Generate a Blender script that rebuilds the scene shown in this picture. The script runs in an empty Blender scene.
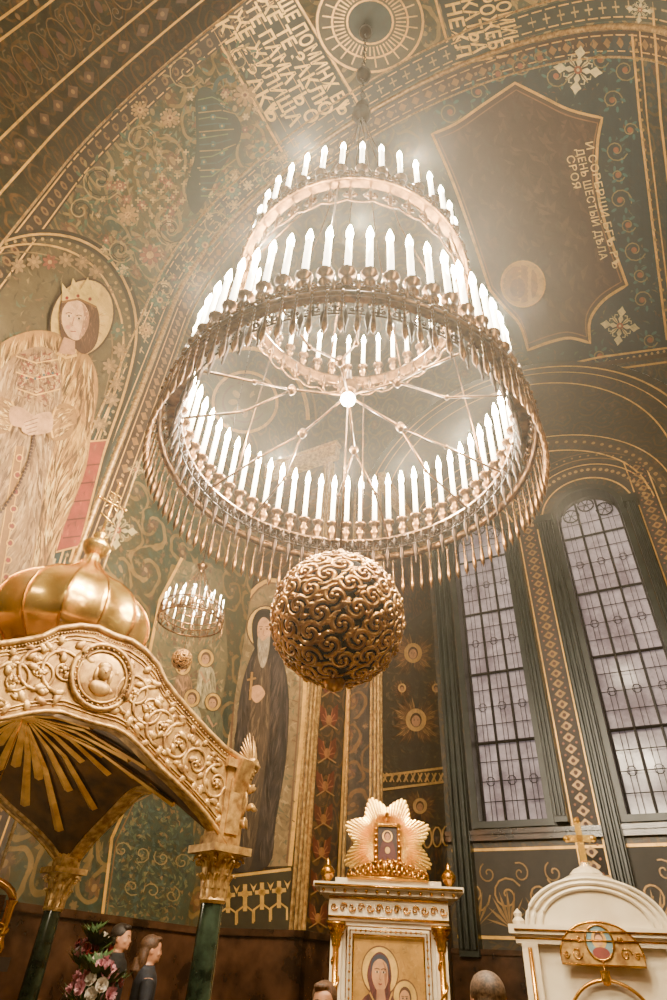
import bpy, bmesh, math, random
from mathutils import Vector, Matrix
from mathutils.geometry import tessellate_polygon
random.seed(7)
pi=math.pi
def V(*a): return Vector(a)
# ---------------------------------------------------------------- camera
f=590.0; p=math.radians(38.9); r=math.radians(3.5); EYE=1.5
F=V(0,math.cos(p),math.sin(p)); U0=V(0,-math.sin(p),math.cos(p)); R0=V(1,0,0)
R=math.cos(r)*R0+math.sin(r)*U0; U=math.cos(r)*U0-math.sin(r)*R0
def ray(x,y): return (x-333.5)*R+(500-y)*U+f*F
cd=bpy.data.cameras.new("camera"); co=bpy.data.objects.new("camera",cd); bpy.context.collection.objects.link(co)
m=Matrix.Identity(4)
for i in range(3): m[i][0]=R[i]; m[i][1]=U[i]; m[i][2]=-F[i]
m[2][3]=EYE; co.matrix_world=m
cd.sensor_fit='VERTICAL'; cd.sensor_height=36; cd.sensor_width=24; cd.lens=f*36/1000; cd.clip_end=200
bpy.context.scene.camera=co
try: bpy.context.scene.view_settings.look='AgX - Punchy'
except Exception: pass
# ---------------------------------------------------------------- room frame
AZ=math.radians(30); E2=V(math.sin(AZ),math.cos(AZ),0); E1=V(math.cos(AZ),-math.sin(AZ),0)
D=3.4
C1=-.555*D; RV=1.455*D; ZS=3.19*D+1.5; XL=C1-RV; XR=C1+RV; S1=.41*D; S2=1.32*D; S3=3.9*D; S0=-5.0
SP=2.54*D; XP=-1.50*D; SB=2.91*D; XQ=-1.32*D; ZP=11.0
def W(a,s,z): return E1*a+E2*s+V(0,0,z)
def dirs(x,y):
    d=ray(x,y); return d.dot(E1),d.dot(E2),d.z
def h_s(c):
    def g(x,y,off):
        a,b,z=dirs(x,y); t=(c-off)/b; return W(a*t,b*t,EYE+z*t)
    return g
def h_e(c,sg=1):
    def g(x,y,off):
        a,b,z=dirs(x,y); t=(c+off*sg)/a; return W(a*t,b*t,EYE+z*t)
    return g
def h_vault(x,y,off):
    a,b,z=dirs(x,y); rr=RV-off
    A=a*a+z*z; B=2*(-a*C1+z*(EYE-ZS)); C=C1*C1+(EYE-ZS)**2-rr*rr
    t=(-B+math.sqrt(max(B*B-4*A*C,0)))/(2*A)
    if EYE+z*t<ZS:
        t=(XL+off)/a if a<0 else (XR-off)/a
    return W(a*t,b*t,EYE+z*t)
# ---------------------------------------------------------------- helpers
def lin(c):
    return tuple(((v/255)/12.92 if v/255<=.04045 else ((v/255+.055)/1.055)**2.4) for v in c)
def link(o): bpy.context.collection.objects.link(o); return o
def meta(o,label=None,cat=None,group=None,kind=None):
    if label:o["label"]=label
    if cat:o["category"]=cat
    if group:o["group"]=group
    if kind:o["kind"]=kind
    return o
class B:
    def __init__(s): s.v=[]; s.f=[]; s.mi=[]; s.col=[]
    def add(s,vs,fs,mi=0,col=(1,1,1)):
        n=len(s.v); s.v+= [tuple(x) for x in vs]
        for q in fs: s.f.append(tuple(i+n for i in q)); s.mi.append(mi); s.col.append(col)
        return s
    def box(s,lo,hi,mi=0,M=None,col=(1,1,1)):
        x0,y0,z0=lo;x1,y1,z1=hi
        vs=[V(a,b,c) for c in(z0,z1) for b in (y0,y1) for a in (x0,x1)]
        if M: vs=[M@q for q in vs]
        return s.add(vs,[(0,2,3,1),(4,5,7,6),(0,1,5,4),(1,3,7,5),(3,2,6,7),(2,0,4,6)],mi,col)
    def lathe(s,prof,n=24,mi=0,c=(0,0,0),M=None,flute=0,fn=8):
        vs=[];fs=[]
        for (rr,z) in prof:
            for k in range(n):
                a=2*pi*k/n; q=rr*(1+flute*abs(math.cos(fn*a/2))); vs.append(V(c[0]+q*math.cos(a),c[1]+q*math.sin(a),c[2]+z))
        if M: vs=[M@q for q in vs]
        for j in range(len(prof)-1):
            for k in range(n):
                fs.append((j*n+k,j*n+(k+1)%n,(j+1)*n+(k+1)%n,(j+1)*n+k))
        return s.add(vs,fs,mi)
    def tube(s,pts,rad,n=5,mi=0,closed=False,flat=1.0,up=None):
        pts=[Vector(q) for q in pts]; L=len(pts); vs=[];fs=[]
        for i,q in enumerate(pts):
            if closed: t=pts[(i+1)%L]-pts[i-1]
            else: t=pts[min(i+1,L-1)]-pts[max(i-1,0)]
            if t.length<1e-9: t=V(0,0,1)
            t.normalize()
            u=up(q) if up else (V(0,0,1) if abs(t.z)<.9 else V(1,0,0))
            a=t.cross(u)
            if a.length<1e-6: a=t.cross(V(0,1,0))
            a.normalize(); b=a.cross(t)
            rr=rad[i] if isinstance(rad,(list,tuple)) else rad
            for k in range(n):
                an=2*pi*k/n; vs.append(q+a*rr*math.cos(an)+b*rr*flat*math.sin(an))
        m=L if closed else L-1
        for i in range(m):
            for k in range(n):
                j=(i+1)%L
                fs.append((i*n+k,i*n+(k+1)%n,j*n+(k+1)%n,j*n+k))
        if not closed:
            fs.append(tuple(range(n))[::-1]); fs.append(tuple((L-1)*n+k for k in range(n)))
        return s.add(vs,fs,mi)
    def sphere(s,c,rx,ry=None,rz=None,n=12,m=8,mi=0,M=None):
        ry=ry or rx; rz=rz or rx; vs=[];fs=[]
        for j in range(m+1):
            ph=-pi/2+pi*j/m
            for k in range(n):
                a=2*pi*k/n; vs.append(V(c[0]+rx*math.cos(ph)*math.cos(a),c[1]+ry*math.cos(ph)*math.sin(a),c[2]+rz*math.sin(ph)))
        if M: vs=[M@q for q in vs]
        for j in range(m):
            for k in range(n): fs.append((j*n+k,j*n+(k+1)%n,(j+1)*n+(k+1)%n,(j+1)*n+k))
        return s.add(vs,fs,mi)
    def loft(s,rings,n=20,mi=0):
        vs=[];fs=[]
        for (z,rx,ry,cx,cy) in rings:
            for k in range(n):
                a=2*pi*k/n; vs.append(V(cx+rx*math.cos(a),cy+ry*math.sin(a),z))
        for j in range(len(rings)-1):
            for k in range(n): fs.append((j*n+k,j*n+(k+1)%n,(j+1)*n+(k+1)%n,(j+1)*n+k))
        fs.append(tuple(range(n))[::-1]); fs.append(tuple((len(rings)-1)*n+k for k in range(n)))
        return s.add(vs,fs,mi)
    def mesh(s,name,mats,smooth=False,colors=False):
        me=bpy.data.meshes.new(name); me.from_pydata(s.v,[],s.f); me.update()
        for mm in (mats if isinstance(mats,(list,tuple)) else [mats]): me.materials.append(mm)
        me.polygons.foreach_set("material_index",s.mi)
        if smooth: me.polygons.foreach_set("use_smooth",[True]*len(me.polygons))
        if colors:
            ca=me.color_attributes.new("Col",'FLOAT_COLOR','CORNER')
            arr=[]
            for pl,c in zip(me.polygons,s.col):
                for _ in pl.loop_indices: arr+= [c[0],c[1],c[2],1.0]
            ca.data.foreach_set("color",arr)
        return me
    def obj(s,name,mats,parent=None,smooth=False,M=None,colors=False,**k):
        o=link(bpy.data.objects.new(name,s.mesh(name,mats,smooth,colors)))
        if parent: o.parent=parent
        if M is not None: o.matrix_local=M
        return meta(o,**k)
def inst(me,name,parent,M,**k):
    o=link(bpy.data.objects.new(name,me)); o.parent=parent; o.matrix_local=M; return meta(o,**k)
def empty(name,loc,rz=0,**k):
    o=link(bpy.data.objects.new(name,None)); o.empty_display_size=.1
    o.matrix_world=Matrix.Translation(loc)@Matrix.Rotation(rz,4,'Z'); return meta(o,**k)
def T(x,y,z): return Matrix.Translation((x,y,z))
def RZ(a): return Matrix.Rotation(a,4,'Z')
def smooth_path(pts,k=5,closed=True):
    n=len(pts); out=[]
    for i in range(n if closed else n-1):
        P=[pts[(i+j-1)%n] if closed else pts[min(max(i+j-1,0),n-1)] for j in range(4)]
        for q in range(k):
            t=q/k
            out.append(tuple(.5*((2*P[1][c])+(-P[0][c]+P[2][c])*t+(2*P[0][c]-5*P[1][c]+4*P[2][c]-P[3][c])*t*t+(-P[0][c]+3*P[1][c]-3*P[2][c]+P[3][c])*t**3) for c in (0,1)))
    if not closed: out.append(pts[-1])
    return out
def inside(x,y,poly):
    c=False; j=len(poly)-1
    for i in range(len(poly)):
        xi,yi=poly[i];xj,yj=poly[j]
        if (yi>y)!=(yj>y) and x<(xj-xi)*(y-yi)/(yj-yi)+xi: c=not c
        j=i
    return c
# ---------------------------------------------------------------- materials
def newmat(name):
    m=bpy.data.materials.new(name); m.use_nodes=True; nt=m.node_tree; nt.nodes.clear()
    o=nt.nodes.new("ShaderNodeOutputMaterial"); b=nt.nodes.new("ShaderNodeBsdfPrincipled"); nt.links.new(b.outputs[0],o.inputs[0])
    return m,nt,b
def mixc(nt,fac,a,b,mode='MIX'):
    n=nt.nodes.new("ShaderNodeMix"); n.data_type='RGBA'; n.blend_type=mode
    for s,v in ((n.inputs[0],fac),(n.inputs[6],a),(n.inputs[7],b)):
        if hasattr(v,'is_linked'): nt.links.new(v,s)
        elif isinstance(v,(int,float)): s.default_value=v
        else: s.default_value=(*v,1)
    return n.outputs[2]
def mth(nt,op,a,b=0,c=None):
    n=nt.nodes.new("ShaderNodeMath"); n.operation=op
    for s,v in zip(n.inputs,(a,b,c)):
        if v is None: continue
        if hasattr(v,'is_linked'): nt.links.new(v,s)
        else: s.default_value=v
    return n.outputs[0]
def sat01(nt,x): return mth(nt,'MINIMUM',mth(nt,'MAXIMUM',x,0.0),1.0)
def noise(nt,scale,detail=4,vec=None,rough=.55,out=0):
    n=nt.nodes.new("ShaderNodeTexNoise"); n.inputs['Scale'].default_value=scale; n.inputs['Detail'].default_value=detail; n.inputs['Roughness'].default_value=rough
    if vec is None:
        tc=nt.nodes.new("ShaderNodeTexCoord"); vec=tc.outputs['Object']
    nt.links.new(vec,n.inputs['Vector']); return n.outputs[out]
def simple(name,c,metal=0,rough=.5,c2=None,ns=6,em=0,bump=0):
    m,nt,b=newmat(name); c=lin(c); c2=lin(c2) if c2 else tuple(v*.6 for v in c)
    nz=noise(nt,ns)
    fac=sat01(nt,mth(nt,'MULTIPLY',mth(nt,'SUBTRACT',nz,.35),3.0))
    col=mixc(nt,fac,c2,c); nt.links.new(col,b.inputs['Base Color'])
    b.inputs['Metallic'].default_value=metal; b.inputs['Roughness'].default_value=rough
    if em: nt.links.new(col,b.inputs['Emission Color']); b.inputs['Emission Strength'].default_value=em
    if bump:
        bn=nt.nodes.new("ShaderNodeBump"); bn.inputs['Strength'].default_value=bump; nt.links.new(noise(nt,ns*4),bn.inputs['Height']); nt.links.new(bn.outputs[0],b.inputs['Normal'])
    return m
def layer(nt,uv,scale,k,arms,rand,seedoff):
    wob=noise(nt,1.7,2,uv,out=1)
    ad=nt.nodes.new("ShaderNodeVectorMath"); ad.operation='MULTIPLY_ADD'; nt.links.new(wob,ad.inputs[0]); ad.inputs[1].default_value=(.35,.35,0); nt.links.new(uv,ad.inputs[2])
    vm=nt.nodes.new("ShaderNodeVectorMath"); vm.operation='MULTIPLY_ADD'; nt.links.new(ad.outputs[0],vm.inputs[0]); vm.inputs[1].default_value=(scale,scale,0); vm.inputs[2].default_value=(seedoff,seedoff*.7,0)
    vo=nt.nodes.new("ShaderNodeTexVoronoi"); vo.voronoi_dimensions='2D'; vo.inputs['Scale'].default_value=1; vo.inputs['Randomness'].default_value=rand
    nt.links.new(vm.outputs[0],vo.inputs['Vector'])
    df=nt.nodes.new("ShaderNodeVectorMath"); df.operation='SUBTRACT'; nt.links.new(vm.outputs[0],df.inputs[0]); nt.links.new(vo.outputs['Position'],df.inputs[1])
    sp=nt.nodes.new("ShaderNodeSeparateXYZ"); nt.links.new(df.outputs[0],sp.inputs[0])
    th=mth(nt,'ARCTAN2',sp.outputs[1],sp.outputs[0]); d=vo.outputs['Distance']
    spi=mth(nt,'SINE',mth(nt,'ADD',mth(nt,'MULTIPLY',th,arms),mth(nt,'MULTIPLY',d,k)))
    spm=mth(nt,'MULTIPLY',sat01(nt,mth(nt,'MULTIPLY',mth(nt,'SUBTRACT',spi,.55),6.0)),mth(nt,'LESS_THAN',d,.6))
    leaf=mth(nt,'SINE',mth(nt,'ADD',mth(nt,'MULTIPLY',th,9),mth(nt,'MULTIPLY',d,-14)))
    lm=mth(nt,'MULTIPLY',mth(nt,'GREATER_THAN',leaf,.1),mth(nt,'MULTIPLY',mth(nt,'GREATER_THAN',d,.24),mth(nt,'LESS_THAN',d,.44)))
    fl=mth(nt,'LESS_THAN',d,mth(nt,'ADD',.17,mth(nt,'MULTIPLY',mth(nt,'SINE',mth(nt,'MULTIPLY',th,6)),.05)))
    ce=mth(nt,'LESS_THAN',d,.07)
    sc=nt.nodes.new("ShaderNodeSeparateColor"); nt.links.new(vo.outputs['Color'],sc.inputs[0])
    return spm,lm,fl,ce,sc.outputs[0]
def ornament(name,bgA,bgB,m1,m2,m3,scale=1.3,k=20,st=.6):
    m,nt,b=newmat(name); bgA,bgB,m1,m2,m3=[lin(x) for x in (bgA,bgB,m1,m2,m3)]
    tc=nt.nodes.new("ShaderNodeTexCoord"); uv=tc.outputs['UV']
    bg=mixc(nt,sat01(nt,mth(nt,'MULTIPLY',mth(nt,'SUBTRACT',noise(nt,.55,7,uv,.6),.42),6.0)),bgA,bgB)
    spm,lm,fl,ce,rnd=layer(nt,uv,scale,k,2,.7,0)
    s2,l2,f2,c2,r2=layer(nt,uv,scale*2.7,13,3,.9,7.3)
    s3,l3,f3,c3,r3=layer(nt,uv,scale*5.2,9,4,1.0,3.1)
    dark=tuple(v*.45 for v in bgA)
    col=mixc(nt,mth(nt,'MULTIPLY',s3,st*.4),bg,m3); col=mixc(nt,mth(nt,'MULTIPLY',f3,st*.5),col,mixc(nt,r3,m1,dark))
    col=mixc(nt,mth(nt,'MULTIPLY',l2,st*.55),col,m3)
    col=mixc(nt,mth(nt,'MULTIPLY',s2,st*.5),col,dark)
    col=mixc(nt,mth(nt,'MULTIPLY',f2,st*.75),col,mixc(nt,r2,m1,m2))
    col=mixc(nt,mth(nt,'MULTIPLY',lm,st*.8),col,mixc(nt,rnd,m3,bgB))
    col=mixc(nt,mth(nt,'MULTIPLY',spm,st),col,m1)
    col=mixc(nt,mth(nt,'MULTIPLY',fl,min(1,st*1.3)),col,mixc(nt,rnd,m2,m3)); col=mixc(nt,mth(nt,'MULTIPLY',ce,st),col,m1)
    nz=noise(nt,2.2,10,uv,.72)
    br=mth(nt,'ADD',-.05,mth(nt,'MULTIPLY',nz,1.85))
    cc=nt.nodes.new("ShaderNodeCombineColor")
    for i in range(3): nt.links.new(br,cc.inputs[i])
    col=mixc(nt,1.0,col,cc.outputs[0],'MULTIPLY')
    nt.links.new(col,b.inputs['Base Color']); b.inputs['Roughness'].default_value=.45
    nt.links.new(mth(nt,'MULTIPLY',spm,.3),b.inputs['Metallic'])
    return m
def painted(name,metal,rough):
    m,nt,b=newmat(name); at=nt.nodes.new("ShaderNodeAttribute"); at.attribute_name="Col"
    nz=noise(nt,3.0,10,None,.75); br=mth(nt,'ADD',.1,mth(nt,'MULTIPLY',nz,1.6))
    cc=nt.nodes.new("ShaderNodeCombineColor")
    for i in range(3): nt.links.new(br,cc.inputs[i])
    col=mixc(nt,1.0,at.outputs['Color'],cc.outputs[0],'MULTIPLY')
    col=mixc(nt,mth(nt,'MULTIPLY',sat01(nt,mth(nt,'MULTIPLY',mth(nt,'SUBTRACT',noise(nt,7,6),.50),5.0)),.35),col,lin((58,42,22)))
    nt.links.new(col,b.inputs['Base Color'])
    b.inputs['Metallic'].default_value=metal; b.inputs['Roughness'].default_value=rough
    return m
M_PAINT=painted("fresco_paint",0,.6); M_GILT=painted("gilt_paint",.35,.4)
M_GOLD=simple("gilded_metal",(236,178,76),.95,.24,(180,122,46),9)
M_DOME=simple("dome_gilding",(255,212,112),.9,.24,(222,168,74),5)
M_GOLDR=simple("gilded_relief",(214,172,100),.5,.40,(138,98,50),16,bump=.15)
M_SOFF=simple("gilded_soffit",(250,194,92),.6,.3,(196,134,58),5)
M_SOFFD=simple("dark_soffit_wood",(92,62,32),.2,.5,(48,32,18),5)
M_BRASS=simple("aged_brass",(150,108,60),.95,.32,(70,46,24),14)
M_BALL=simple("pierced_brass",(216,164,86),.9,.34,(150,104,50),8)
M_BRASSD=simple("dark_brass",(64,44,28),.85,.42,(34,22,14),10)
M_TUBE=simple("candle_tube_wax",(255,244,220),0,.5,(255,238,208),3,em=12)  # tubes emit too, painting the bulbs' glow onto the candles
M_FLAME=simple("lamp_flame",(255,238,206),0,.5,(255,236,200),3,em=150)
M_TUBE.cycles.emission_sampling='NONE'; M_FLAME.cycles.emission_sampling='NONE'
M_WHITE=simple("white_marble",(222,208,180),0,.3,(200,182,150),3)
M_GREENM=simple("green_marble",(52,66,54),0,.15,(14,24,20),9)
M_BROWNM=simple("brown_marble",(80,54,40),0,.25,(36,24,18),3)
M_DKGREEN=simple("dark_green_stone",(28,35,30),0,.4,(12,16,14),3)
M_IRON=simple("window_iron",(28,24,24),.3,.5)
M_DARK=simple("shadow_brown_wood",(50,32,20),0,.5)  # dark brown wood of the stand body
M_DKINT=simple("dark_inner_liner",(26,15,7),.2,.8)  # near-black colour standing in for shade inside the pierced balls
O_ZONE1=ornament("vault_ornament_paint",(98,82,46),(54,66,54),(188,154,90),(130,80,44),(54,76,70),1.15,18,.62)
O_ZONE2=ornament("teal_vault_ornament_paint",(28,40,44),(46,42,30),(120,96,54),(92,56,34),(42,68,72),1.4,20,.55)
O_SOFF=ornament("soffit_ornament_paint",(34,23,13),(34,32,20),(112,78,38),(66,38,20),(50,52,34),1.6,24,.6)
O_WALL=ornament("wall_ornament_paint",(72,60,36),(42,50,38),(148,116,64),(104,60,36),(44,62,56),1.4,18,.58)
O_END=ornament("apse_ornament_paint",(50,40,29),(36,34,28),(100,76,44),(72,46,32),(38,44,40),1.6,22,.5)
O_PIER=ornament("pier_ornament_paint",(36,27,20),(46,33,23),(124,88,46),(84,42,28),(52,48,34),1.8,18,.6)
# ---------------------------------------------------------------- murals
GOLD='G'
class Mural(B):
    def __init__(s,mp,cut=14,base=.006,step=.00035,gain=1.0):
        super().__init__(); s.mp=mp; s.cut=cut; s.base=base; s.step=step; s.lv=0; s.gain=gain
    def _col(s,c):
        if c==GOLD: return 1,tuple(v*max(s.gain,.75) for v in lin((232,178,84)))
        if len(c)==4: return 1,tuple(v*s.gain for v in lin(c[:3]))
        return 0,tuple(v*s.gain for v in lin(c))
    def _off(s,lv):
        if lv is None: s.lv+=1
        else: s.lv=max(s.lv,lv)
        return s.base+s.step*(s.lv if lv is None else lv)
    def poly(s,pts,c,lv=None):
        off=s._off(lv); mi,col=s._col(c)
        tr=tessellate_polygon([[V(x,y,0) for x,y in pts]])
        bm=bmesh.new(); vs=[bm.verts.new((x,y,0)) for x,y in pts]
        for t in tr:
            try: bm.faces.new([vs[i] for i in t])
            except: pass
        if s.cut:
            for ax in (0,1):
                lo=min(q[ax] for q in pts); hi=max(q[ax] for q in pts); n=int((hi-lo)/s.cut)
                for i in range(1,n+1):
                    c0=[0,0,0]; c0[ax]=lo+(hi-lo)*i/(n+1); nn=[0,0,0]; nn[ax]=1
                    bmesh.ops.bisect_plane(bm,geom=bm.verts[:]+bm.edges[:]+bm.faces[:],plane_co=c0,plane_no=nn)
        bm.verts.index_update()
        s.add([s.mp(q.co.x,q.co.y,off) for q in bm.verts],[[q.index for q in fc.verts] for fc in bm.faces],mi,col); bm.free()
    def rib(s,pts,w,c,lv=None,closed=False):
        off=s._off(lv); mi,col=s._col(c)
        q=[]
        for i in range(len(pts)-1+(1 if closed else 0)):
            a=pts[i];b=pts[(i+1)%len(pts)]; L=math.hypot(b[0]-a[0],b[1]-a[1]); n=max(1,int(L/(s.cut or 1e9)))
            for k in range(n): q.append((a[0]+(b[0]-a[0])*k/n,a[1]+(b[1]-a[1])*k/n))
        if not closed: q.append(pts[-1])
        vs=[]; L=len(q)
        for i,a in enumerate(q):
            if closed: t=(q[(i+1)%L][0]-q[i-1][0],q[(i+1)%L][1]-q[i-1][1])
            else: t=(q[min(i+1,L-1)][0]-q[max(i-1,0)][0],q[min(i+1,L-1)][1]-q[max(i-1,0)][1])
            l=math.hypot(*t) or 1; nx,ny=-t[1]/l*w/2,t[0]/l*w/2
            vs+= [s.mp(a[0]+nx,a[1]+ny,off),s.mp(a[0]-nx,a[1]-ny,off)]
        n=L if closed else L-1
        s.add(vs,[(2*i,2*i+1,2*((i+1)%L)+1,2*((i+1)%L)) for i in range(n)],mi,col)
    def disc(s,cx,cy,rx,ry,c,n=20,rot=0,lv=None):
        if max(rx,ry)<8 and s.cut:
            off=s._off(lv); mi,col=s._col(c)
            s.add([s.mp(cx+rx*math.cos(2*pi*i/n)*math.cos(rot)-ry*math.sin(2*pi*i/n)*math.sin(rot),cy+rx*math.cos(2*pi*i/n)*math.sin(rot)+ry*math.sin(2*pi*i/n)*math.cos(rot),off) for i in range(n)],[tuple(range(n))],mi,col); return
        s.poly([(cx+rx*math.cos(2*pi*i/n)*math.cos(rot)-ry*math.sin(2*pi*i/n)*math.sin(rot),cy+rx*math.cos(2*pi*i/n)*math.sin(rot)+ry*math.sin(2*pi*i/n)*math.cos(rot)) for i in range(n)],c,lv)
    def ring(s,cx,cy,rx,ry,w,c,n=32,lv=None,a0=0,a1=2*pi):
        full=abs(a1-a0-2*pi)<1e-3
        s.rib([(cx+rx*math.cos(a0+(a1-a0)*i/n),cy+ry*math.sin(a0+(a1-a0)*i/n)) for i in range(n+(0 if full else 1))],w,c,lv,closed=full)
    def dabs(s,poly,pal,n,L,w,ang,spread=.5,lv=None):
        """short tapered brush strokes scattered inside a polygon"""
        x0=min(q[0] for q in poly);x1=max(q[0] for q in poly);y0=min(q[1] for q in poly);y1=max(q[1] for q in poly); k=0
        base=s.lv+1 if lv is None else lv
        while k<n:
            k+=1; x=random.uniform(x0,x1); y=random.uniform(y0,y1)
            if not inside(x,y,poly): continue
            a=(ang(x,y) if callable(ang) else ang)+random.uniform(-spread,spread); l=L*random.uniform(.5,1.2); ww=w*random.uniform(.5,1.2)
            ex,ey=x+l*math.cos(a),y+l*math.sin(a)
            if not inside(ex,ey,poly): continue
            nx,ny=-math.sin(a)*ww,math.cos(a)*ww; c=random.choice(pal); mi,col=s._col(c); off=s.base+s.step*(base+k%6)
            bx=(x+ex)/2+nx*.5; by=(y+ey)/2+ny*.5
            s.add([s.mp(*q,off) for q in ((x,y),(bx+nx*.5,by+ny*.5),(ex,ey),(bx-nx*.5,by-ny*.5))],[(0,1,2,3)],mi,col)
        s.lv=max(s.lv,base+6)
    def text(s,body,x,y,ang,size,c,lv=None,stretch=1.0,bold=.02,fit=None):
        off=s._off(lv); mi,col=s._col(c)
        cu=bpy.data.curves.new("t",'FONT'); cu.body=body; cu.size=1; cu.offset=bold; cu.space_character=1.08
        ob=link(bpy.data.objects.new("t",cu)); dg=bpy.context.evaluated_depsgraph_get(); dg.update()
        me=bpy.data.meshes.new_from_object(ob.evaluated_get(dg))
        if fit and len(me.vertices): stretch=fit/(max(q.co.x for q in me.vertices)*size)
        ca,sa=math.cos(math.radians(ang)),math.sin(math.radians(ang)); vs=[]
        for q in me.vertices:
            u=q.co.x*size*stretch; v=q.co.y*size
            vs.append(s.mp(x+u*ca+v*sa,y+u*sa-v*ca,off))
        s.add(vs,[tuple(pp.vertices) for pp in me.polygons],mi,col)
        bpy.data.objects.remove(ob); bpy.data.curves.remove(cu); bpy.data.meshes.remove(me)
    def done(s,name,label,parent,**k):
        return s.obj(name,[M_PAINT,M_GILT],colors=True,parent=parent,label=label,**k)
def spiral(cx,cy,r0,turns=1.6,a0=0,sg=1,n=18,r1=.08):
    return [(cx+r0*(1-(1-r1)*t)*math.cos(a0+sg*turns*2*pi*t),cy+r0*(1-(1-r1)*t)*math.sin(a0+sg*turns*2*pi*t)) for t in [i/n for i in range(n+1)]]
# ---------------------------------------------------------------- structure
def quadmesh(name,pts,uvs,faces,mats,mis=None,**k):
    me=bpy.data.meshes.new(name); me.from_pydata([tuple(q) for q in pts],[],faces); me.update()
    for mm in mats: me.materials.append(mm)
    if mis: me.polygons.foreach_set("material_index",mis)
    ul=me.uv_layers.new(name="UVMap"); arr=[]
    for l in me.loops: arr+=list(uvs[l.vertex_index])
    ul.data.foreach_set("uv",arr)
    return meta(link(bpy.data.objects.new(name,me)),kind="structure",**k)
pts=[];uv=[];fc=[];mi=[]
ss=[S0,S1,S1,S2,S3]; rads=[RV-.14,RV-.14,RV,RV,RV]; NA=72
for s_,rr in zip(ss,rads):
    for i in range(NA+1):
        a=pi*i/NA; pts.append(W(C1-rr*math.cos(a),s_,ZS+rr*math.sin(a))); uv.append((RV*a,s_))
for j,mt in ((0,0),(1,0),(2,1),(3,2)):
    for i in range(NA): fc.append((j*(NA+1)+i,j*(NA+1)+i+1,(j+1)*(NA+1)+i+1,(j+1)*(NA+1)+i)); mi.append(mt)
ceil=quadmesh("ceiling",pts,uv,fc,[O_SOFF,O_ZONE1,O_ZONE2],mi)
for q in ceil.data.polygons: q.use_smooth=True
def wall(name,P,UVs,mats,**k): return quadmesh(name,P,UVs,[tuple(range(len(P)))],mats,**k)
def sidewall(name,x,segs,flip=1):
    pts=[];uv=[];fc=[];mi=[]
    for j,(a,b,dx,mt) in enumerate(segs):
        for s_,z in ((a,0),(b,0),(b,ZS),(a,ZS)): pts.append(W(x+dx*flip,s_,z)); uv.append((s_,z))
        fc.append((4*j,4*j+1,4*j+2,4*j+3)); mi.append(mt)
    j=len(segs)
    for z in (0,ZS): pts+= [W(x,S1,z),W(x+.14*flip,S1,z)]; uv+=[(S1,z),(S1+.1,z)]
    fc.append((4*j,4*j+1,4*j+3,4*j+2)); mi.append(0)
    return quadmesh(name,pts,uv,fc,[O_SOFF,O_WALL,O_ZONE2],mi)
WL=sidewall("wall_left",XL,[(S0,S1,.14,0),(S1,S2,0,1),(S2,S3,0,1)],1)
sidewall("wall_right",XR,[(S0,S1,.14,0),(S1,S2,0,1),(S2,S3,0,1)],-1)
wall("floor",[W(XL,S0,0),W(XR,S0,0),W(XR,S3,0),W(XL,S3,0)],[(0,0),(9,0),(9,18),(0,18)],[simple("floor_stone",(110,90,70),0,.3,(70,52,38),1.5)])
ZSILL=4.09; WIN=[(-3.77,-2.40),(-.97,.53)]; ZTOP=11.7
def archloop(a,b,z0,zt,n=16):
    rr=(b-a)/2; c=(a+b)/2; zc=zt-rr
    return [(a,z0)]+[(c-rr*math.cos(pi*i/n),zc+rr*math.sin(pi*i/n)) for i in range(n+1)]+[(b,z0)]
outer=[(XL,0)]+[(C1-RV*math.cos(pi*i/40),ZS+RV*math.sin(pi*i/40)) for i in range(41)]+[(XR,0)]
loops=[outer]+[archloop(a,b,ZSILL,ZTOP) for a,b in WIN]
tr=tessellate_polygon([[V(x,y,0) for x,y in l] for l in loops]); fl=[q for l in loops for q in l]
WF=quadmesh("wall_front",[W(x,S3,z) for x,z in fl],fl,[tuple(t) for t in tr],[O_END])
wall("wall_back",[W(x,S0,z) for x,z in outer],outer,[O_SOFF])
M_GLASS,nt_,b_=newmat("window_glass"); nz_=noise(nt_,.9,9,None,.7)
c_=mixc(nt_,sat01(nt_,mth(nt_,'MULTIPLY',mth(nt_,'SUBTRACT',nz_,.40),4.0)),lin((112,100,108)),lin((172,160,166)))
nt_.links.new(c_,b_.inputs['Base Color']); nt_.links.new(c_,b_.inputs['Emission Color']); b_.inputs['Emission Strength'].default_value=.8; b_.inputs['Roughness'].default_value=.15  # pane emits its own colour in place of daylight from outside
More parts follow.
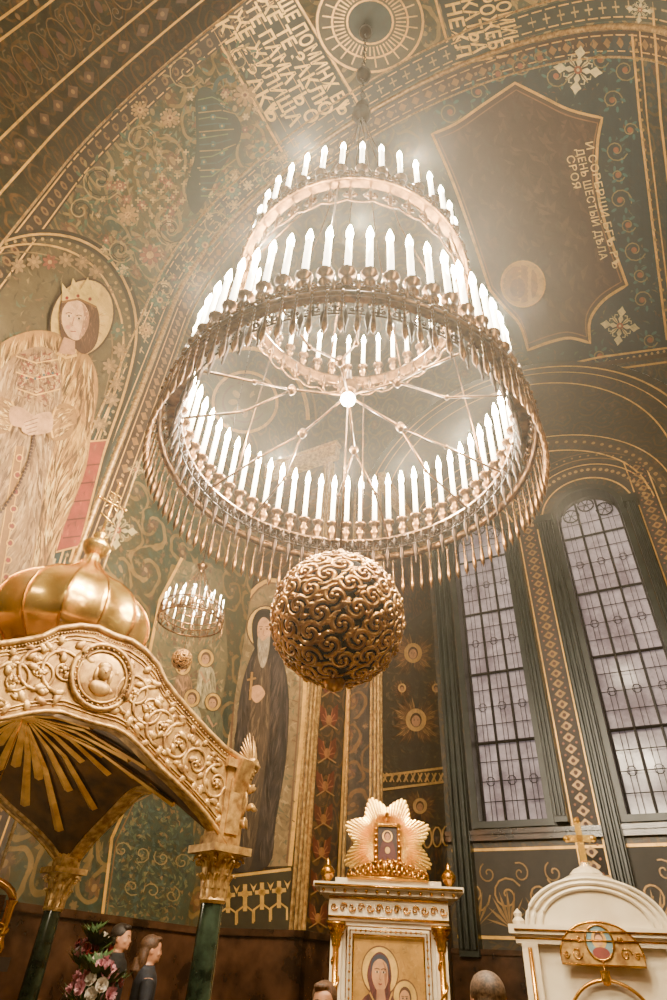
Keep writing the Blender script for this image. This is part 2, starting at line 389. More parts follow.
for wi,(a,b) in enumerate(WIN):
    lp=archloop(a,b,ZSILL,ZTOP); rv=B(); n=len(lp)
    vs=[W(x,S3-.02,z) for x,z in lp]+[W(x,S3+.55,z) for x,z in lp]
    rv.add(vs,[(i,(i+1)%n,n+(i+1)%n,n+i) for i in range(n)])
    w0,dp=.12,.06; c=(a+b)/2
    o2=archloop(a-w0,b+w0,ZSILL-w0,ZTOP+w0)
    vs=[W(x,S3-dp,z) for x,z in lp]+[W(x,S3-dp,z) for x,z in o2]+[W(x,S3,z) for x,z in o2]
    rv.add(vs,[(i,(i+1)%n,n+(i+1)%n,n+i) for i in range(n)]+[(n+i,n+(i+1)%n,2*n+(i+1)%n,2*n+i) for i in range(n)])
    fr=rv.obj("window_%d"%(wi+1),M_DKGREEN,kind="structure")
    g=B(); rr=(b-a)/2; zc=ZTOP-rr; sg=S3+.4
    def bar(x0,z0,x1,z1,w=.035): g.tube([W(x0,sg,z0),W(x1,sg,z1)],w,4)
    for q in (1/3,2/3):
        x=a+(b-a)*q; bar(x,ZSILL,x,zc+math.sqrt(max(rr*rr-(x-c)**2,0)),.032)
    for q in (1/6-.035,1/6+.035,.5-.035,.5+.035,5/6-.035,5/6+.035):
        x=a+(b-a)*q; bar(x,ZSILL,x,zc+math.sqrt(max(rr*rr-(x-c)**2,0))-.02,.007)
    k=0; z=ZSILL+.05
    while z<zc+.1:
        bar(a,z,b,z,.036 if k%4==0 else .010)
        if k%4==2:
            for q in (1/6,3/6,5/6):
                x=a+(b-a)*q; g.tube([W(x+.09*math.cos(t/10*2*pi),sg,z+.09*math.sin(t/10*2*pi)) for t in range(10)],.009,4,closed=True)
        z+=.40; k+=1
    g.tube([W(x,sg,z_) for x,z_ in lp],.05,4,closed=True)
    for q in (-1,0,1):
        g.tube([W(c+q*rr*.55+rr*.26*math.cos(t/12*2*pi),sg,zc+.28+(.25 if q==0 else 0)+rr*.26*math.sin(t/12*2*pi)) for t in range(12)],.022,4,closed=True)
        for j in range(3):
            an=j*pi/3; g.tube([W(c+q*rr*.55+rr*.24*math.cos(an+s_*pi),sg,zc+.28+(.25 if q==0 else 0)+rr*.24*math.sin(an+s_*pi)) for s_ in (0,1)],.01,4)
    g.obj("grille",M_IRON,parent=fr)
    gl=B(); gl.add([W(x,S3+.5,z_) for x,z_ in lp],[tuple(range(n))]); gl.obj("window_pane",M_GLASS,parent=fr)
ME=Matrix((( E1.x,E2.x,0,0),(E1.y,E2.y,0,0),(0,0,1,0),(0,0,0,1)))
tn=1
for k_,(x0,x1) in enumerate([(-4.30,-3.93),(-2.24,-2.0),(-1.44,-1.1),(.68,.9)]):
    q=B()
    q.box((x0,S3-.24,1.9 if k_%2==0 else ZSILL-.1),(x1,S3,10.9),0,ME)
    q.box((x0-.06,S3-.30,10.8),(x1+.06,S3,11.0),0,ME)
    for j in range(3): xx=x0+(x1-x0)*(j+.5)/3; q.tube([W(xx,S3-.25,2.0 if k_%2==0 else ZSILL),W(xx,S3-.25,10.8)],(x1-x0)*.13,6)
    q.obj("trim_%d"%tn,M_DKGREEN,kind="structure"); tn+=1
def block(name,x0,x1,s0,s1,z0,z1,mat):
    P=[];uv=[];fc=[]
    def face(ps,us):
        n=len(P); P.extend(ps); uv.extend(us); fc.append((n,n+1,n+2,n+3))
    face([W(x0,s0,z0),W(x1,s0,z0),W(x1,s0,z1),W(x0,s0,z1)],[(x0,z0),(x1,z0),(x1,z1),(x0,z1)])
    face([W(x1,s0,z0),W(x1,s1,z0),W(x1,s1,z1),W(x1,s0,z1)],[(s0,z0),(s1,z0),(s1,z1),(s0,z1)])
    face([W(x0,s0,z1),W(x1,s0,z1),W(x1,s1,z1),W(x0,s1,z1)],[(x0,s0),(x1,s0),(x1,s1),(x0,s1)])
    face([W(x0,s0,z0),W(x0,s1,z0),W(x0,s1,z1),W(x0,s0,z1)],[(s0,z0),(s1,z0),(s1,z1),(s0,z1)])
    return quadmesh(name,P,uv,fc,[mat])
WP=block("wall_pier",XL,XP,SP,SB,0,ZP,O_PIER)
WQ=block("wall_pier_return",XL,XQ,SB,S3,0,ZP,O_PIER)
def trim(x0,x1,s0,s1,z0,z1,mat):
    global tn
    q=B(); q.box((x0,s0,z0),(x1,s1,z1),0,ME); q.box((x0,s0-.04,z1-.06),(x1+.04,s1,z1+.02),0,ME); q.obj("trim_%d"%tn,mat,kind="structure"); tn+=1
trim(XL,XP+.12,SP-.12,SP,0,1.95,M_BROWNM); trim(XL,XL+.12,S1,SP-.13,0,1.95,M_BROWNM)
trim(XP,XP+.12,SP-.12,SB,0,1.95,M_BROWNM)
trim(XQ,XR,S3-.1,S3,0,2.0,M_BROWNM); trim(XP+.13,XQ+.1,SB-.1,SB,0,2.0,M_BROWNM)
trim(XL,XP+.2,SP-.2,SP,ZP-.3,ZP+.1,M_GOLDR); trim(XQ,XQ+.15,SB,S3-.01,ZP-.3,ZP+.1,M_GOLDR)
trim(XQ+.02,XR-.02,S3-.12,S3-.01,3.74,3.9,M_BROWNM)
for x,s_ in ((XP,SP),(XP,SB-.02),(XQ,SB)):
    q=B()
    for dx in (-.15,-.07,.0): q.box((x+dx,s_-.05,1.95),(x+dx+.035,s_,ZP-.3),0,ME)
    q.box((x,s_+.05,1.95),(x+.04,s_+.09,ZP-.3),0,ME)
    q.obj("trim_%d"%tn,M_GOLDR,kind="structure"); tn+=1
for s_,w,rr in ((S1,.10,RV-.06),(S2,.10,RV-.02),(S2+.5,.04,RV-.01),(S2-.55,.04,RV-.01)):
    q=B(); path=[W(C1-rr,s_,1.95)]+[W(C1-rr*math.cos(pi*i/60),s_,ZS+rr*math.sin(pi*i/60)) for i in range(61)]+[W(C1+rr,s_,1.95)]
    q.tube(path,w/2,8); q.obj("trim_%d"%tn,M_GOLDR,kind="structure",smooth=True); tn+=1
def h_arc(L,s,off):
    rr=RV-off
    if L<0: return W(XL+off,s,ZS+L)
    if L>pi*RV: return W(XR-off,s,ZS-(L-pi*RV))
    a=L/RV; return W(C1-rr*math.cos(a),s,ZS+rr*math.sin(a))
mu=Mural(h_arc,.3,.006,.001); L0=-10.0; L1=pi*RV+6
def lstrip(s0,s1,c,lv): mu.poly([(L0,s0),(L1,s0),(L1,s1),(L0,s1)],c,lv)
lstrip(S2-.5,S2-.08,(36,46,42),1); lstrip(S2+.08,S2+.46,(52,34,22),1); lstrip(S1+.06,S1+.4,(42,32,20),1)
for q in (S2-.44,S2-.14,S2+.14,S2+.4,S1+.1,S1+.36): mu.rib([(L0,q),(L1,q)],.022,GOLD,2)
L=L0+.2
while L<L1-.2:
    s_=S2-.29; mu.rib([(L-.09,s_),(L+.09,s_)],.03,(176,142,80),3); mu.rib([(L,s_-.09),(L,s_+.09)],.03,(176,142,80),3)
    s_=S2+.27; mu.poly([(L-.1,s_),(L,s_-.09),(L+.1,s_),(L,s_+.09)],(150,110,58,1),3); mu.poly([(L+.13,s_-.03),(L+.19,s_-.03),(L+.19,s_+.03),(L+.13,s_+.03)],(156,120,70),3)
    s_=S1+.23; mu.disc(L,s_,.08,.08,(120,88,46),8,lv=3); mu.disc(L,s_,.04,.04,(60,34,22),6,lv=4)
    L+=.32
mu.done("arch_border_band","dark painted arch bands with small gilt crosses and diamonds",ceil)
mu=Mural(lambda L,s,off:h_arc(L,s,off+.14),.3,.006,.001)
for s_ in (1.0,.55,-.35,-.55,-1.5): mu.rib([(L0,s_),(L1,s_)],.035,GOLD,2)
for i in range(60):
    L=L0+i*.55; mu.ring(L,.1,.2,.3,.022,(118,88,48,1),16,lv=2); mu.disc(L,.1,.07,.10,(76,46,28),8,lv=2)
    for sx in (-1,1): mu.rib(spiral(L+.27,.1+sx*.22,.12,1.3,sx,sx,10),.018,(94,74,44),2)
    mu.poly([(L,.66),(L+.18,.77),(L,.88),(L-.18,.77)],(76,52,32),2); mu.disc(L,.77,.05,.04,(130,98,54),8,lv=3); mu.disc(L,-.45,.05,.05,(110,82,44),8,lv=3)
    for sx in (-1,1): mu.rib(spiral(L,-1.02+sx*.2,.18,1.4,sx,sx,12),.022,(86,70,42),2)
mu.done("soffit_border_band","brown arch soffit painted with gilt medallions and lozenges",ceil)
# ---------------------------------------------------------------- wall murals
mu=Mural(h_vault,14,gain=.62)
arch=smooth_path([(-30,262),(0,243),(40,234),(80,240),(112,262),(132,300),(136,340),(125,390),(108,440),(92,490),(70,562)],4,False)
niche=arch+[(-30,640)]
mu.poly(niche,(96,80,48))
mu.dabs(niche,[(112,94,56),(76,66,42),(90,98,72),(126,92,52),(64,54,34),(134,110,66)],900,9,3,.8,1.5)
for w_,c_,dx in ((10,(46,40,26),0),(2.5,GOLD,0)): mu.rib([(x+dx,y) for x,y in arch],w_,c_)
mu.rib([(x-13,y+10) for x,y in arch],2,GOLD); mu.rib([(x-24,y+18) for x,y in arch[:28]],1.2,(150,116,62))
for i in range(46):
    q=i/45*(len(arch)-1.001); a=arch[int(q)]; b=arch[int(q)+1]; t=q-int(q); mu.disc(a[0]+(b[0]-a[0])*t-6.5,a[1]+(b[1]-a[1])*t+5,1.8,1.8,(186,150,80),6)
rp=[(82,442),(107,440),(80,546),(56,552)]
mu.poly(rp,(150,62,36)); mu.dabs(rp,[(176,84,50),(120,44,26),(150,92,56)],120,8,2,1.8,.5); mu.rib(rp,2,GOLD,closed=True)
for k_ in range(5): mu.rib([(79-k_*4,466+k_*18),(100-k_*5,464+k_*18)],1.4,(90,38,22))
for (cx,cy) in ((106,292),(50,262),(118,330),(18,266),(110,366),(82,262),(112,400),(100,424),(34,262),(66,260),(120,350),(116,384),(96,272)):
    rr=8
    for k_ in range(7): mu.disc(cx+rr*.6*math.cos(k_*.9),cy+rr*.6*math.sin(k_*.9),rr*.4,rr*.22,((140,80,52),(84,100,80),(160,124,74))[int(cx+cy)%3],8,k_*.9)
    mu.disc(cx,cy,rr*.28,rr*.28,(190,146,80),8)
mu.disc(82,318,32,41,(60,38,18),32,.35); mu.disc(82,318,30,39,(255,206,110,1),32,.35)
mu.dabs([(82+27*math.cos(a*.3),318+36*math.sin(a*.3)) for a in range(21)],[(255,216,130),(226,172,84),(206,152,70)],260,8,1.4,lambda x,y:math.atan2(y-318,x-82),.15)
G1=(214,162,76);G2=(172,122,54);G3=(244,204,122);G4=(122,84,38)
robe=smooth_path([(54,332),(66,340),(84,350),(95,368),(98,392),(92,428),(86,468),(72,506),(56,548),(44,590),(-10,615),(-30,480),(-30,400),(-6,350),(26,332)],4)
mu.poly(robe,G2)
fold=lambda x,y: 1.75+(.25*math.sin(x*.11))+(y-420)*.0012
mu.dabs(robe,[G1,G2,G4,(148,104,48),(190,142,66)],2600,26,3.4,fold,.12)
mu.dabs(robe,[G3,G1,(232,188,104)],700,20,2.0,fold,.12)
mu.dabs(robe,[(92,62,30),(110,76,36)],420,24,1.8,fold,.1)
tun=smooth_path([(30,348),(54,352),(62,385),(58,430),(46,480),(32,560),(16,600),(-20,604),(-20,420),(0,370)],4)
mu.poly(tun,(160,120,70))
mu.dabs(tun,[(184,144,92),(136,98,56),(112,78,44),(204,166,112),(160,122,76)],1500,20,2.6,fold,.12)
ches=[(20,350),(54,352),(62,388),(48,408),(16,398)]
mu.dabs(ches,[(150,108,60),(196,156,92),(110,66,40),(132,60,38)],360,7,2.4,.5,1.5)
for k_ in range(3): mu.rib([(16,356+k_*16),(36,363+k_*16),(60,359+k_*15)],1.3,GOLD)
for k_ in range(9): mu.disc(22+k_*4.4,376+3*math.sin(k_*.7),1.4,1.4,(60,90,96) if k_%2 else (160,44,34),6)
mu.rib([(20,446),(8,520),(-6,600)],8,(150,104,46)); mu.rib([(16,446),(4,520),(-10,600)],1,GOLD); mu.rib([(24,446),(12,520),(-2,600)],1,GOLD)
for a_ in range(9): mu.disc(19.5-a_*1.9,458+a_*17,2.2,2.2,(140,46,30)); mu.ring(19.5-a_*1.9,458+a_*17,3.4,3.4,.9,GOLD,12)
# tilted head
hair=smooth_path([(60,306),(69,293),(88,294),(99,314),(97,342),(85,354),(72,346),(61,336)],4)
mu.poly(hair,(84,52,28)); mu.dabs(hair,[(112,74,42),(64,38,20),(134,92,54)],160,9,1.2,1.5,.4)
face=smooth_path([(63,309),(71,300),(83,303),(89,315),(87,329),(78,340),(68,336),(62,323)],4)
mu.poly(face,(224,172,120)); mu.poly(smooth_path([(82,303),(89,315),(87,329),(79,339),(82,327),(84,314)],4),(176,122,80)); mu.dabs(face,[(232,184,134),(210,158,108),(222,160,116)],90,4,1.4,1.6,.5)
mu.disc(68,327,2.6,2.4,(222,146,108),10)
mu.poly([(62,303),(62,283),(69,292),(73,278),(80,290),(88,277),(91,291),(100,286),(96,308),(79,300)],(255,212,110,1)); mu.rib([(62,302),(79,299),(96,307)],2.2,(140,92,36))
for q in ((67,298),(78,296),(90,299)): mu.disc(q[0],q[1],1.8,1.8,(150,34,30),8)
for x_,y_ in ((69,316),(79,318.5)): mu.disc(x_,y_,2.2,1.0,(226,204,172),8); mu.disc(x_,y_,1.1,1.1,(50,30,18),8); mu.rib([(x_-3,y_-2.6),(x_,y_-3.6),(x_+3,y_-2.4)],.8,(92,54,32))
mu.rib([(74.2,317),(72,325),(73.6,326)],.7,(160,104,68)); mu.rib([(70.5,331),(73,331.6),(76,331.4)],1.0,(160,70,54))
mu.poly([(64,337),(75,341),(75,355),(58,353)],(190,136,90)); mu.rib([(57,353),(66,358),(77,355)],2.6,GOLD)
# joined hands with beads
slv=smooth_path([(-10,398),(10,400),(16,414),(8,432),(-12,430)],4); mu.poly(slv,(150,106,48)); mu.dabs(slv,[G1,G4,G3],90,9,1.6,.4,.4); mu.rib([(12,401),(16,414),(9,431)],2,GOLD)
slv=smooth_path([(60,404),(76,410),(70,436),(52,440),(46,424)],4); mu.poly(slv,(156,112,52)); mu.dabs(slv,[G1,G4,G3],90,9,1.6,2.6,.4); mu.rib([(56,407),(50,424),(53,438)],2,GOLD)
h1=smooth_path([(10,408),(20,407),(30,413),(40,421),(42,427),(36,430),(24,428),(11,424)],4); h2=smooth_path([(52,414),(44,412),(34,416),(24,424),(22,431),(30,435),(42,434),(52,430)],4)
mu.poly(h1,(204,150,100)); mu.poly(h2,(216,162,110))
for k_ in range(4): mu.rib([(38-k_*.5,418+k_*4.2),(24+k_*1.2,422.5+k_*3.6)],.8,(142,94,60)); mu.rib([(38,419.5+k_*4.2),(25+k_,424+k_*3.6)],1.6,(222,172,122))
for k_ in range(24):
    t=k_/23; mu.disc(34-34*t+7*math.sin(t*3),436+76*t,1.7,1.7,(72,40,24),6)
mu.done("saint_mural","crowned haloed saint in golden robe painted in an arched niche",WL)
def star(cx,cy,rr,c=(206,186,130),lv=4):
    for i in range(4):
        a=i*pi/2+.12; ca,sa=math.cos(a),math.sin(a)
        def P(u,v): return (cx+rr*(u*ca-v*sa),cy+rr*(u*sa+v*ca))
        mu.poly([P(.1,0),P(.35,.13),P(.5,.05),P(.72,.22),P(.84,.1),P(1,0),P(.84,-.1),P(.72,-.22),P(.5,-.05),P(.35,-.13)],c,lv)
        a+=pi/4; ca,sa=math.cos(a),math.sin(a)
        mu.poly([P(.12,0),P(.4,.09),P(.66,0),P(.4,-.09)],c,lv); mu.rib([P(.2,0),P(.6,0)],rr*.04,(110,84,46),lv+1)
        for sg in (-1,1): mu.rib([(P(.45,0)),(P(.6,.16*sg)),(P(.5,.26*sg))],rr*.05,c,lv)
    mu.disc(cx,cy,rr*.17,rr*.17,(140,70,40),10,lv=lv+1); mu.disc(cx,cy,rr*.07,rr*.07,c,8,lv=lv+2)
mu=Mural(h_vault,14,.006,.0010)
reg=[(70,228),(100,180),(150,128),(205,82),(226,62),(296,170),(250,190),(205,240),(160,320),(136,380),(140,330),(126,280),(100,244)]
mu.dabs(reg,[(128,110,66),(76,92,68),(60,76,62),(150,122,70),(110,74,46),(92,100,70)],1100,9,2.6,lambda x,y:math.sin(x*.06)*2+y*.03,.8,lv=1)
for k_ in range(190):
    x=random.uniform(60,296); y=random.uniform(62,380)
    if not inside(x,y,reg): continue
    rr=random.uniform(2.6,5.5); c_=random.choice([(138,88,58),(170,138,82),(84,104,84),(190,162,106),(120,66,44)])
    for i in range(6): mu.disc(x+rr*.6*math.cos(i*1.047),y+rr*.6*math.sin(i*1.047),rr*.42,rr*.26,c_,6,i*1.047,lv=8)
    mu.disc(x,y,rr*.3,rr*.3,(200,164,92),6,lv=9)
mu.poly(smooth_path([(196,95),(210,88),(222,106),(238,118),(240,140),(222,168),(206,200),(194,214),(186,190),(196,150)],4),(30,46,38),10)
for k_ in range(16): mu.rib([(198+k_*.2,100+k_*6.4),(212+k_%3*5,97+k_*6.6),(228+k_%3*4,104+k_*5)],1.2,((100,112,64),(40,78,72),(150,122,60))[k_%3],11)
for k_ in range(10): mu.disc(204+k_%3*9,108+k_*9,3,3,(44,88,88),lv=12); mu.disc(204+k_%3*9,108+k_*9,1.3,1.3,(190,150,66),8,lv=13)
mu.rib(smooth_path([(214,92),(218,80),(228,76),(234,82)],4,False),4,(34,60,56),11); mu.disc(231,79,4,4,(34,64,60),10,lv=12)
for k_ in range(3): mu.rib([(231,76),(229+k_*4,66)],.8,(170,142,74),12)
for i in range(7):
    for j in range(4):
        x=138+i*8+j*7; y=200-i*8+j*8
        mu.rib([(x-3,y),(x+3,y)],1.3,(188,154,82),10); mu.rib([(x,y-3),(x,y+3)],1.3,(188,154,82),10)
for (cx,cy,rr) in ((245,95,12),(150,255,11),(128,215,11),(170,118,10),(160,300,9),(262,150,10),(205,245,10),(140,110,9),(232,190,9),(190,268,7),(146,330,7),(120,185,6)):
    for i in range(8):
        a=i*pi/4; mu.disc(cx+rr*.62*math.cos(a),cy+rr*.62*math.sin(a),rr*.36,rr*.2,((130,78,50),(70,94,80),(160,122,66))[int(cx)%3],8,a,lv=10)
    for i in range(8): mu.disc(cx+rr*.95*math.cos(i*pi/4+.39),cy+rr*.95*math.sin(i*pi/4+.39),1.3,1.3,(186,152,88),6,lv=10)
    mu.disc(cx,cy,rr*.35,rr*.35,(190,148,80),8,lv=11); mu.disc(cx,cy,rr*.16,rr*.16,(96,50,32),8,lv=12)
for (cx,cy,rr,s_) in ((100,180,22,1),(140,140,18,-1),(185,70,20,1),(80,210,14,-1),(170,230,18,1),(215,225,16,-1),(275,170,18,1),(120,250,14,1),(240,60,16,-1),(165,290,14,1),(200,280,12,-1)):
    mu.rib(spiral(cx,cy,rr,1.5,.6,s_),1.3,(158,130,74),10); mu.rib(spiral(cx,cy,rr-4,1.3,.6,s_),1,(44,42,28),10)
    for k_ in range(11):
        a=k_*.57; mu.disc(cx+rr*math.cos(a),cy+rr*math.sin(a),4.2,1.5,((66,86,64),(132,110,62))[k_%2],8,a+.5,lv=10)
star(118,530,20,(176,156,104),3); star(136,470,10,(150,126,80),3)
mu.ring(245,402,32,30,3,GOLD,lv=3); mu.disc(245,402,29,27,(86,78,50),lv=2); mu.ring(245,402,22,20,2,(74,50,28),lv=3)
for k_ in range(8): mu.disc(245+12*math.cos(k_*pi/4),402+11*math.sin(k_*pi/4),5,3,(150,122,70),8,k_*pi/4,lv=3)
mu.ring(246,420,62,72,4,GOLD,24,lv=2,a0=pi,a1=2*pi); mu.ring(246,420,70,82,2,(120,86,44),24,lv=2,a0=pi,a1=2*pi)
mu.done("foliage_mural","olive and gold flower scrolls with dark green bird painted",ceil)
mu=Mural(h_vault,8,.006,.0012)
mu.poly([(214,26),(286,-14),(360,112),(292,160)],(26,36,30),1)
TG=(255,206,100,1)
for i,tx in enumerate(["АЩЕ ПОМИНХ БЪ","ЖЕ ТЕ ЗАКЛЮ","ТЕ ПАМАТЬ О","ЖЕ ЖИЛИЩА","КТЕ ЗАКЪ"]):
    mu.text(tx,271.5-i*14.2,-8+i*7.9,61,19.5,TG,3,bold=.026,fit=(142,134,134,128,114)[i])
for i in range(1,5):
    x=281-i*14.2; y=-11+i*7.9; mu.rib([(x,y),(x+70,y+126)],.8,(190,146,70,1),2)
mu.rib([(211,28),(288,162)],2.5,GOLD,2); mu.rib([(288,-14),(362,110)],2.5,GOLD,2)
mu.poly([(436,-10),(510,-10),(516,52),(456,62)],(26,36,30),1)
for i,tx in enumerate(["ПОМИН","РОЖЕБ","КАТЬА","НЕХЛ"]):
    mu.text(tx,493-i*16,-8+i*3.8,77,20,TG,3,bold=.026,fit=56)
mu.rib([(433,-10),(453,64),(518,54)],2.5,GOLD,2)
mu.disc(370,22,55,52,(80,72,46),36,lv=4); mu.ring(370,22,53,50,2.5,GOLD,40,lv=5); mu.ring(370,22,38,36,2,GOLD,36,lv=5); mu.disc(370,22,24,23,(42,54,46),24,lv=5); mu.ring(370,22,23,22,2,GOLD,24,lv=6)
for i in range(48):
    a=2*pi*i/48; mu.rib([(370+26*math.cos(a),22+25*math.sin(a)),(370+(48 if i%2 else 36)*math.cos(a),22+(46 if i%2 else 34)*math.sin(a))],1.5,(226,180,96,1),6)
mu.done("vault_inscription","gold old Slavonic lettering on dark green with sunburst medallion",ceil)
mu=Mural(h_vault,12,.006,.0012)
brd=[(420,118),(470,76),(560,40),(632,34),(640,120),(652,220),(667,330),(667,352),(540,372),(480,300),(440,200)]
mu.poly(brd,(24,40,46),1)
mu.dabs(brd,[(46,74,74),(70,84,66),(34,52,56),(104,88,54),(84,54,36)],1000,7,2.0,lambda x,y:math.sin(x*.08+y*.05)*3,.8,lv=1)
pn=[]
for seg in ([(432,134),(455,124),(484,104),(515,83)],[(515,83),(543,97),(570,110),(602,118)],[(602,118),(597,150),(600,205),(627,285)],[(627,285),(604,300),(590,320),(590,343)],[(590,343),(570,338),(550,342),(528,350)],[(528,350),(520,325),(505,308),(490,290)],[(490,290),(470,230),(452,180),(432,134)]):
    pn+=smooth_path(seg,4,False)[:-1]
for (cx,cy,rr,s_) in ((450,112,12,1),(478,92,10,-1),(556,76,12,1),(612,100,11,-1),(616,150,12,1),(620,200,12,-1),(634,250,12,1),(642,300,10,-1),(600,356,8,1),(625,70,12,1),(520,66,10,1),(476,300,10,1),(650,340,8,1),(630,130,8,-1),(498,74,8,1),(640,275,8,1),(628,225,8,1),(540,58,8,-1),(600,60,9,1),(618,175,7,1)):
    mu.rib(spiral(cx,cy,rr,1.5,.3,s_),1.3,(130,112,66),8); mu.disc(cx,cy,3,3,(140,80,46),8,lv=9)
    for k_ in range(6): mu.disc(cx+rr*math.cos(k_*1.05),cy+rr*math.sin(k_*1.05),3.2,1.5,(50,92,88),8,k_*1.05+.5,lv=8)
mu.poly(pn,(62,42,31),9)
mu.dabs(pn,[(76,53,38),(54,36,27),(86,60,42),(66,50,38)],900,16,5,1.2,.9,lv=10)
mu.rib(pn,2.8,GOLD,17,closed=True); mu.rib([(x+(533-x)*.06,y+(220-y)*.05) for x,y in pn],1.2,(140,96,52),17,closed=True)
mu.disc(523,284,22,23,(206,160,80),24,lv=18); mu.disc(521,284,18,19,(160,118,60),24,lv=19); mu.disc(518,288,8,10,(122,86,50),16,lv=20); mu.ring(523,284,22,23,1.4,GOLD,28,lv=20)
for i,tx in enumerate(["И СОВЕРШИ БГЪ ВЪ","ДЕНЬ ШЕСТЫЙ ДѢЛА","СВОЯ"]):
    mu.text(tx,585-i*9.4,142+i*7,77.5,10.8,(255,218,130,1),20,bold=.010,fit=(130,114,34)[i])
star(578,70,25,lv=18); star(620,326,20,lv=18); star(640,10,14,lv=18)
for q in (0,9,26): mu.rib([(632+q*.8,34-q),(640+q*.8,120),(652+q*.8,220),(667+q*.8,340)],2.4 if q!=9 else 1.4,GOLD,17)
for q in (0,7,14): mu.rib([(534,372+q),(600,357+q),(667,348+q)],2.0 if q!=7 else 4,GOLD if q!=7 else (74,52,32),17)
for i in range(22): mu.disc(538+i*6,375.5-i*1.15,1.5,1.5,(206,166,92,1),6,lv=18)
for i in range(30): mu.disc(636+i*.62+ (i*i)*.018,40+i*10,1.6,1.6,(190,150,80,1),6,lv=18)
mu.done("ceiling_panel_mural","dark red-brown painted vault panel with gilt frame and lettering",ceil)
# monk on pier front
hp=h_s(SP); mu=Mural(hp,20,gain=.95)
ni=smooth_path([(224,868),(226,760),(232,680),(240,620),(252,592),(272,580),(290,590),(303,620),(305,690),(297,790),(290,866)],3,False)
mu.poly(ni,(124,100,62)); mu.dabs(ni,[(140,114,72),(104,84,52),(152,126,82),(116,90,54),(90,84,60)],900,10,3.4,1.5,1.2)
mu.rib(ni,4,GOLD); mu.rib([(x+(262-x)*.12,y+(730-y)*.02) for x,y in ni],1.6,(96,60,32))
for k_ in range(10): mu.rib([(292,640+k_*20),(300-k_*.6,642+k_*20)],1.2,(96,66,34))
mu.disc(266,628,20,23,(70,42,20)); mu.disc(266,628,18.6,21.6,(240,190,92,1))
rb=smooth_path([(258,642),(270,640),(283,660),(289,700),(286,760),(276,820),(268,866),(228,866),(230,800),(236,730),(243,680)],4)
mu.poly(rb,(38,30,26)); fold2=lambda x,y:1.68+.15*math.sin(x*.3)
mu.dabs(rb,[(54,43,38),(28,21,19),(68,54,46),(44,35,32)],1500,24,2.2,fold2,.08); mu.dabs(rb,[(88,70,56),(20,15,14)],260,20,1.1,fold2,.08)
mn=smooth_path([(256,656),(267,658),(270,720),(261,800),(252,862),(243,862),(247,780),(250,700)],4)
mu.poly(mn,(66,50,36)); mu.dabs(mn,[(88,68,48),(48,34,25),(104,82,56)],320,18,1.6,fold2,.08)
mu.poly(smooth_path([(252,624),(259,610),(272,611),(279,628),(277,650),(266,660),(255,650)],4),(32,24,20))
mu.poly(smooth_path([(258,624),(264,617),(271,625),(269,640),(263,646),(258,638)],4),(190,138,92)); brd2=smooth_path([(258,637),(263,641),(270,637),(267,660),(262,668),(258,656)],4); mu.poly(brd2,(150,130,102)); mu.dabs(brd2,[(176,158,130),(120,102,80)],70,8,.9,1.6,.2)
for x_ in (261,267): mu.disc(x_,629,1.2,.8,(40,24,16),6); mu.rib([(x_-1.8,626.6),(x_+1.8,626.6)],.6,(60,36,22))
mu.rib([(264,629),(263,635),(265,635.5)],.6,(130,84,54))
mu.poly(smooth_path([(249,690),(259,685),(265,694),(256,703)],4),(190,138,92)); mu.rib([(252,672),(250,700)],2.4,(170,124,60,1)); mu.rib([(247,680),(256,678)],2,(170,124,60,1))
mu.poly([(183,882),(291,869),(289,934),(183,934)],(44,38,24)); b0=mu.lv
mu.rib([(183,882),(291,869)],3,GOLD,b0+1); mu.rib([(183,934),(289,934)],4,GOLD,b0+1)
for i in range(6):
    x=194+i*17; y=902-i*1.6
    mu.rib([(x,y-13),(x,y+14)],4,GOLD,b0+2); mu.rib([(x-7,y-3),(x+7,y-4)],4,GOLD,b0+2); mu.disc(x,y-3.5,4,4,GOLD,8,lv=b0+2)
    mu.rib([(x-8,y+26),(x-8,y+14),(x,y+8),(x+8,y+14),(x+8,y+26)],2,GOLD,b0+2); mu.poly([(x+5,y-14),(x+8.5,y-10),(x+12,y-14),(x+8.5,y-5)],GOLD,b0+2)
mu.done("monk_mural","dark-robed haloed monk painted in a niche above cross frieze",WP)
hl=h_e(XL); mu=Mural(hl,20,gain=.9)
def figure(x,y,s,c,hair=(84,54,32)):
    q=smooth_path([(x-9*s,y+48*s),(x-9*s,y+20*s),(x-6*s,y+8*s),(x,y+5*s),(x+6*s,y+8*s),(x+10*s,y+20*s),(x+8*s,y+48*s)],3)
    mu.poly(q,c); mu.dabs(q,[tuple(int(min(255,v*g_)) for v in c) for g_ in (.6,.8,1.2,1.3)],150,12*s,1.1*s,1.6,.2)
    mu.rib([(x-6*s,y+12*s),(x,y+24*s),(x+4*s,y+20*s)],2.2*s,(176,130,86)); mu.disc(x,y-2*s,9*s,10*s,(66,42,20),18); mu.disc(x,y-2*s,8.2*s,9.2*s,(226,178,84,1),18)
    mu.disc(x,y-2*s,5.2*s,6.6*s,hair,14); mu.disc(x-.6*s,y-.6*s,4*s,5.2*s,(186,138,94),14)
    for e_ in (-1.8,1): mu.disc(x+e_*s,y-1.4*s,.7*s,.5*s,(40,24,16),6)
lp2=[(100,930),(112,840),(130,800),(190,770),(196,880),(182,934)]
mu.poly(lp2,(54,64,50)); mu.dabs(lp2,[(78,88,62),(46,60,50),(106,98,62),(72,64,42),(40,50,46),(122,94,54),(64,80,70)],1500,8,3,lambda x,y:math.sin(x*.1)*2,1.2)
for k_ in range(7): mu.rib(spiral(122+k_*10,850+(k_*37)%70,9,1.3,k_,1 if k_%2 else -1,12),1.2,(140,116,66))
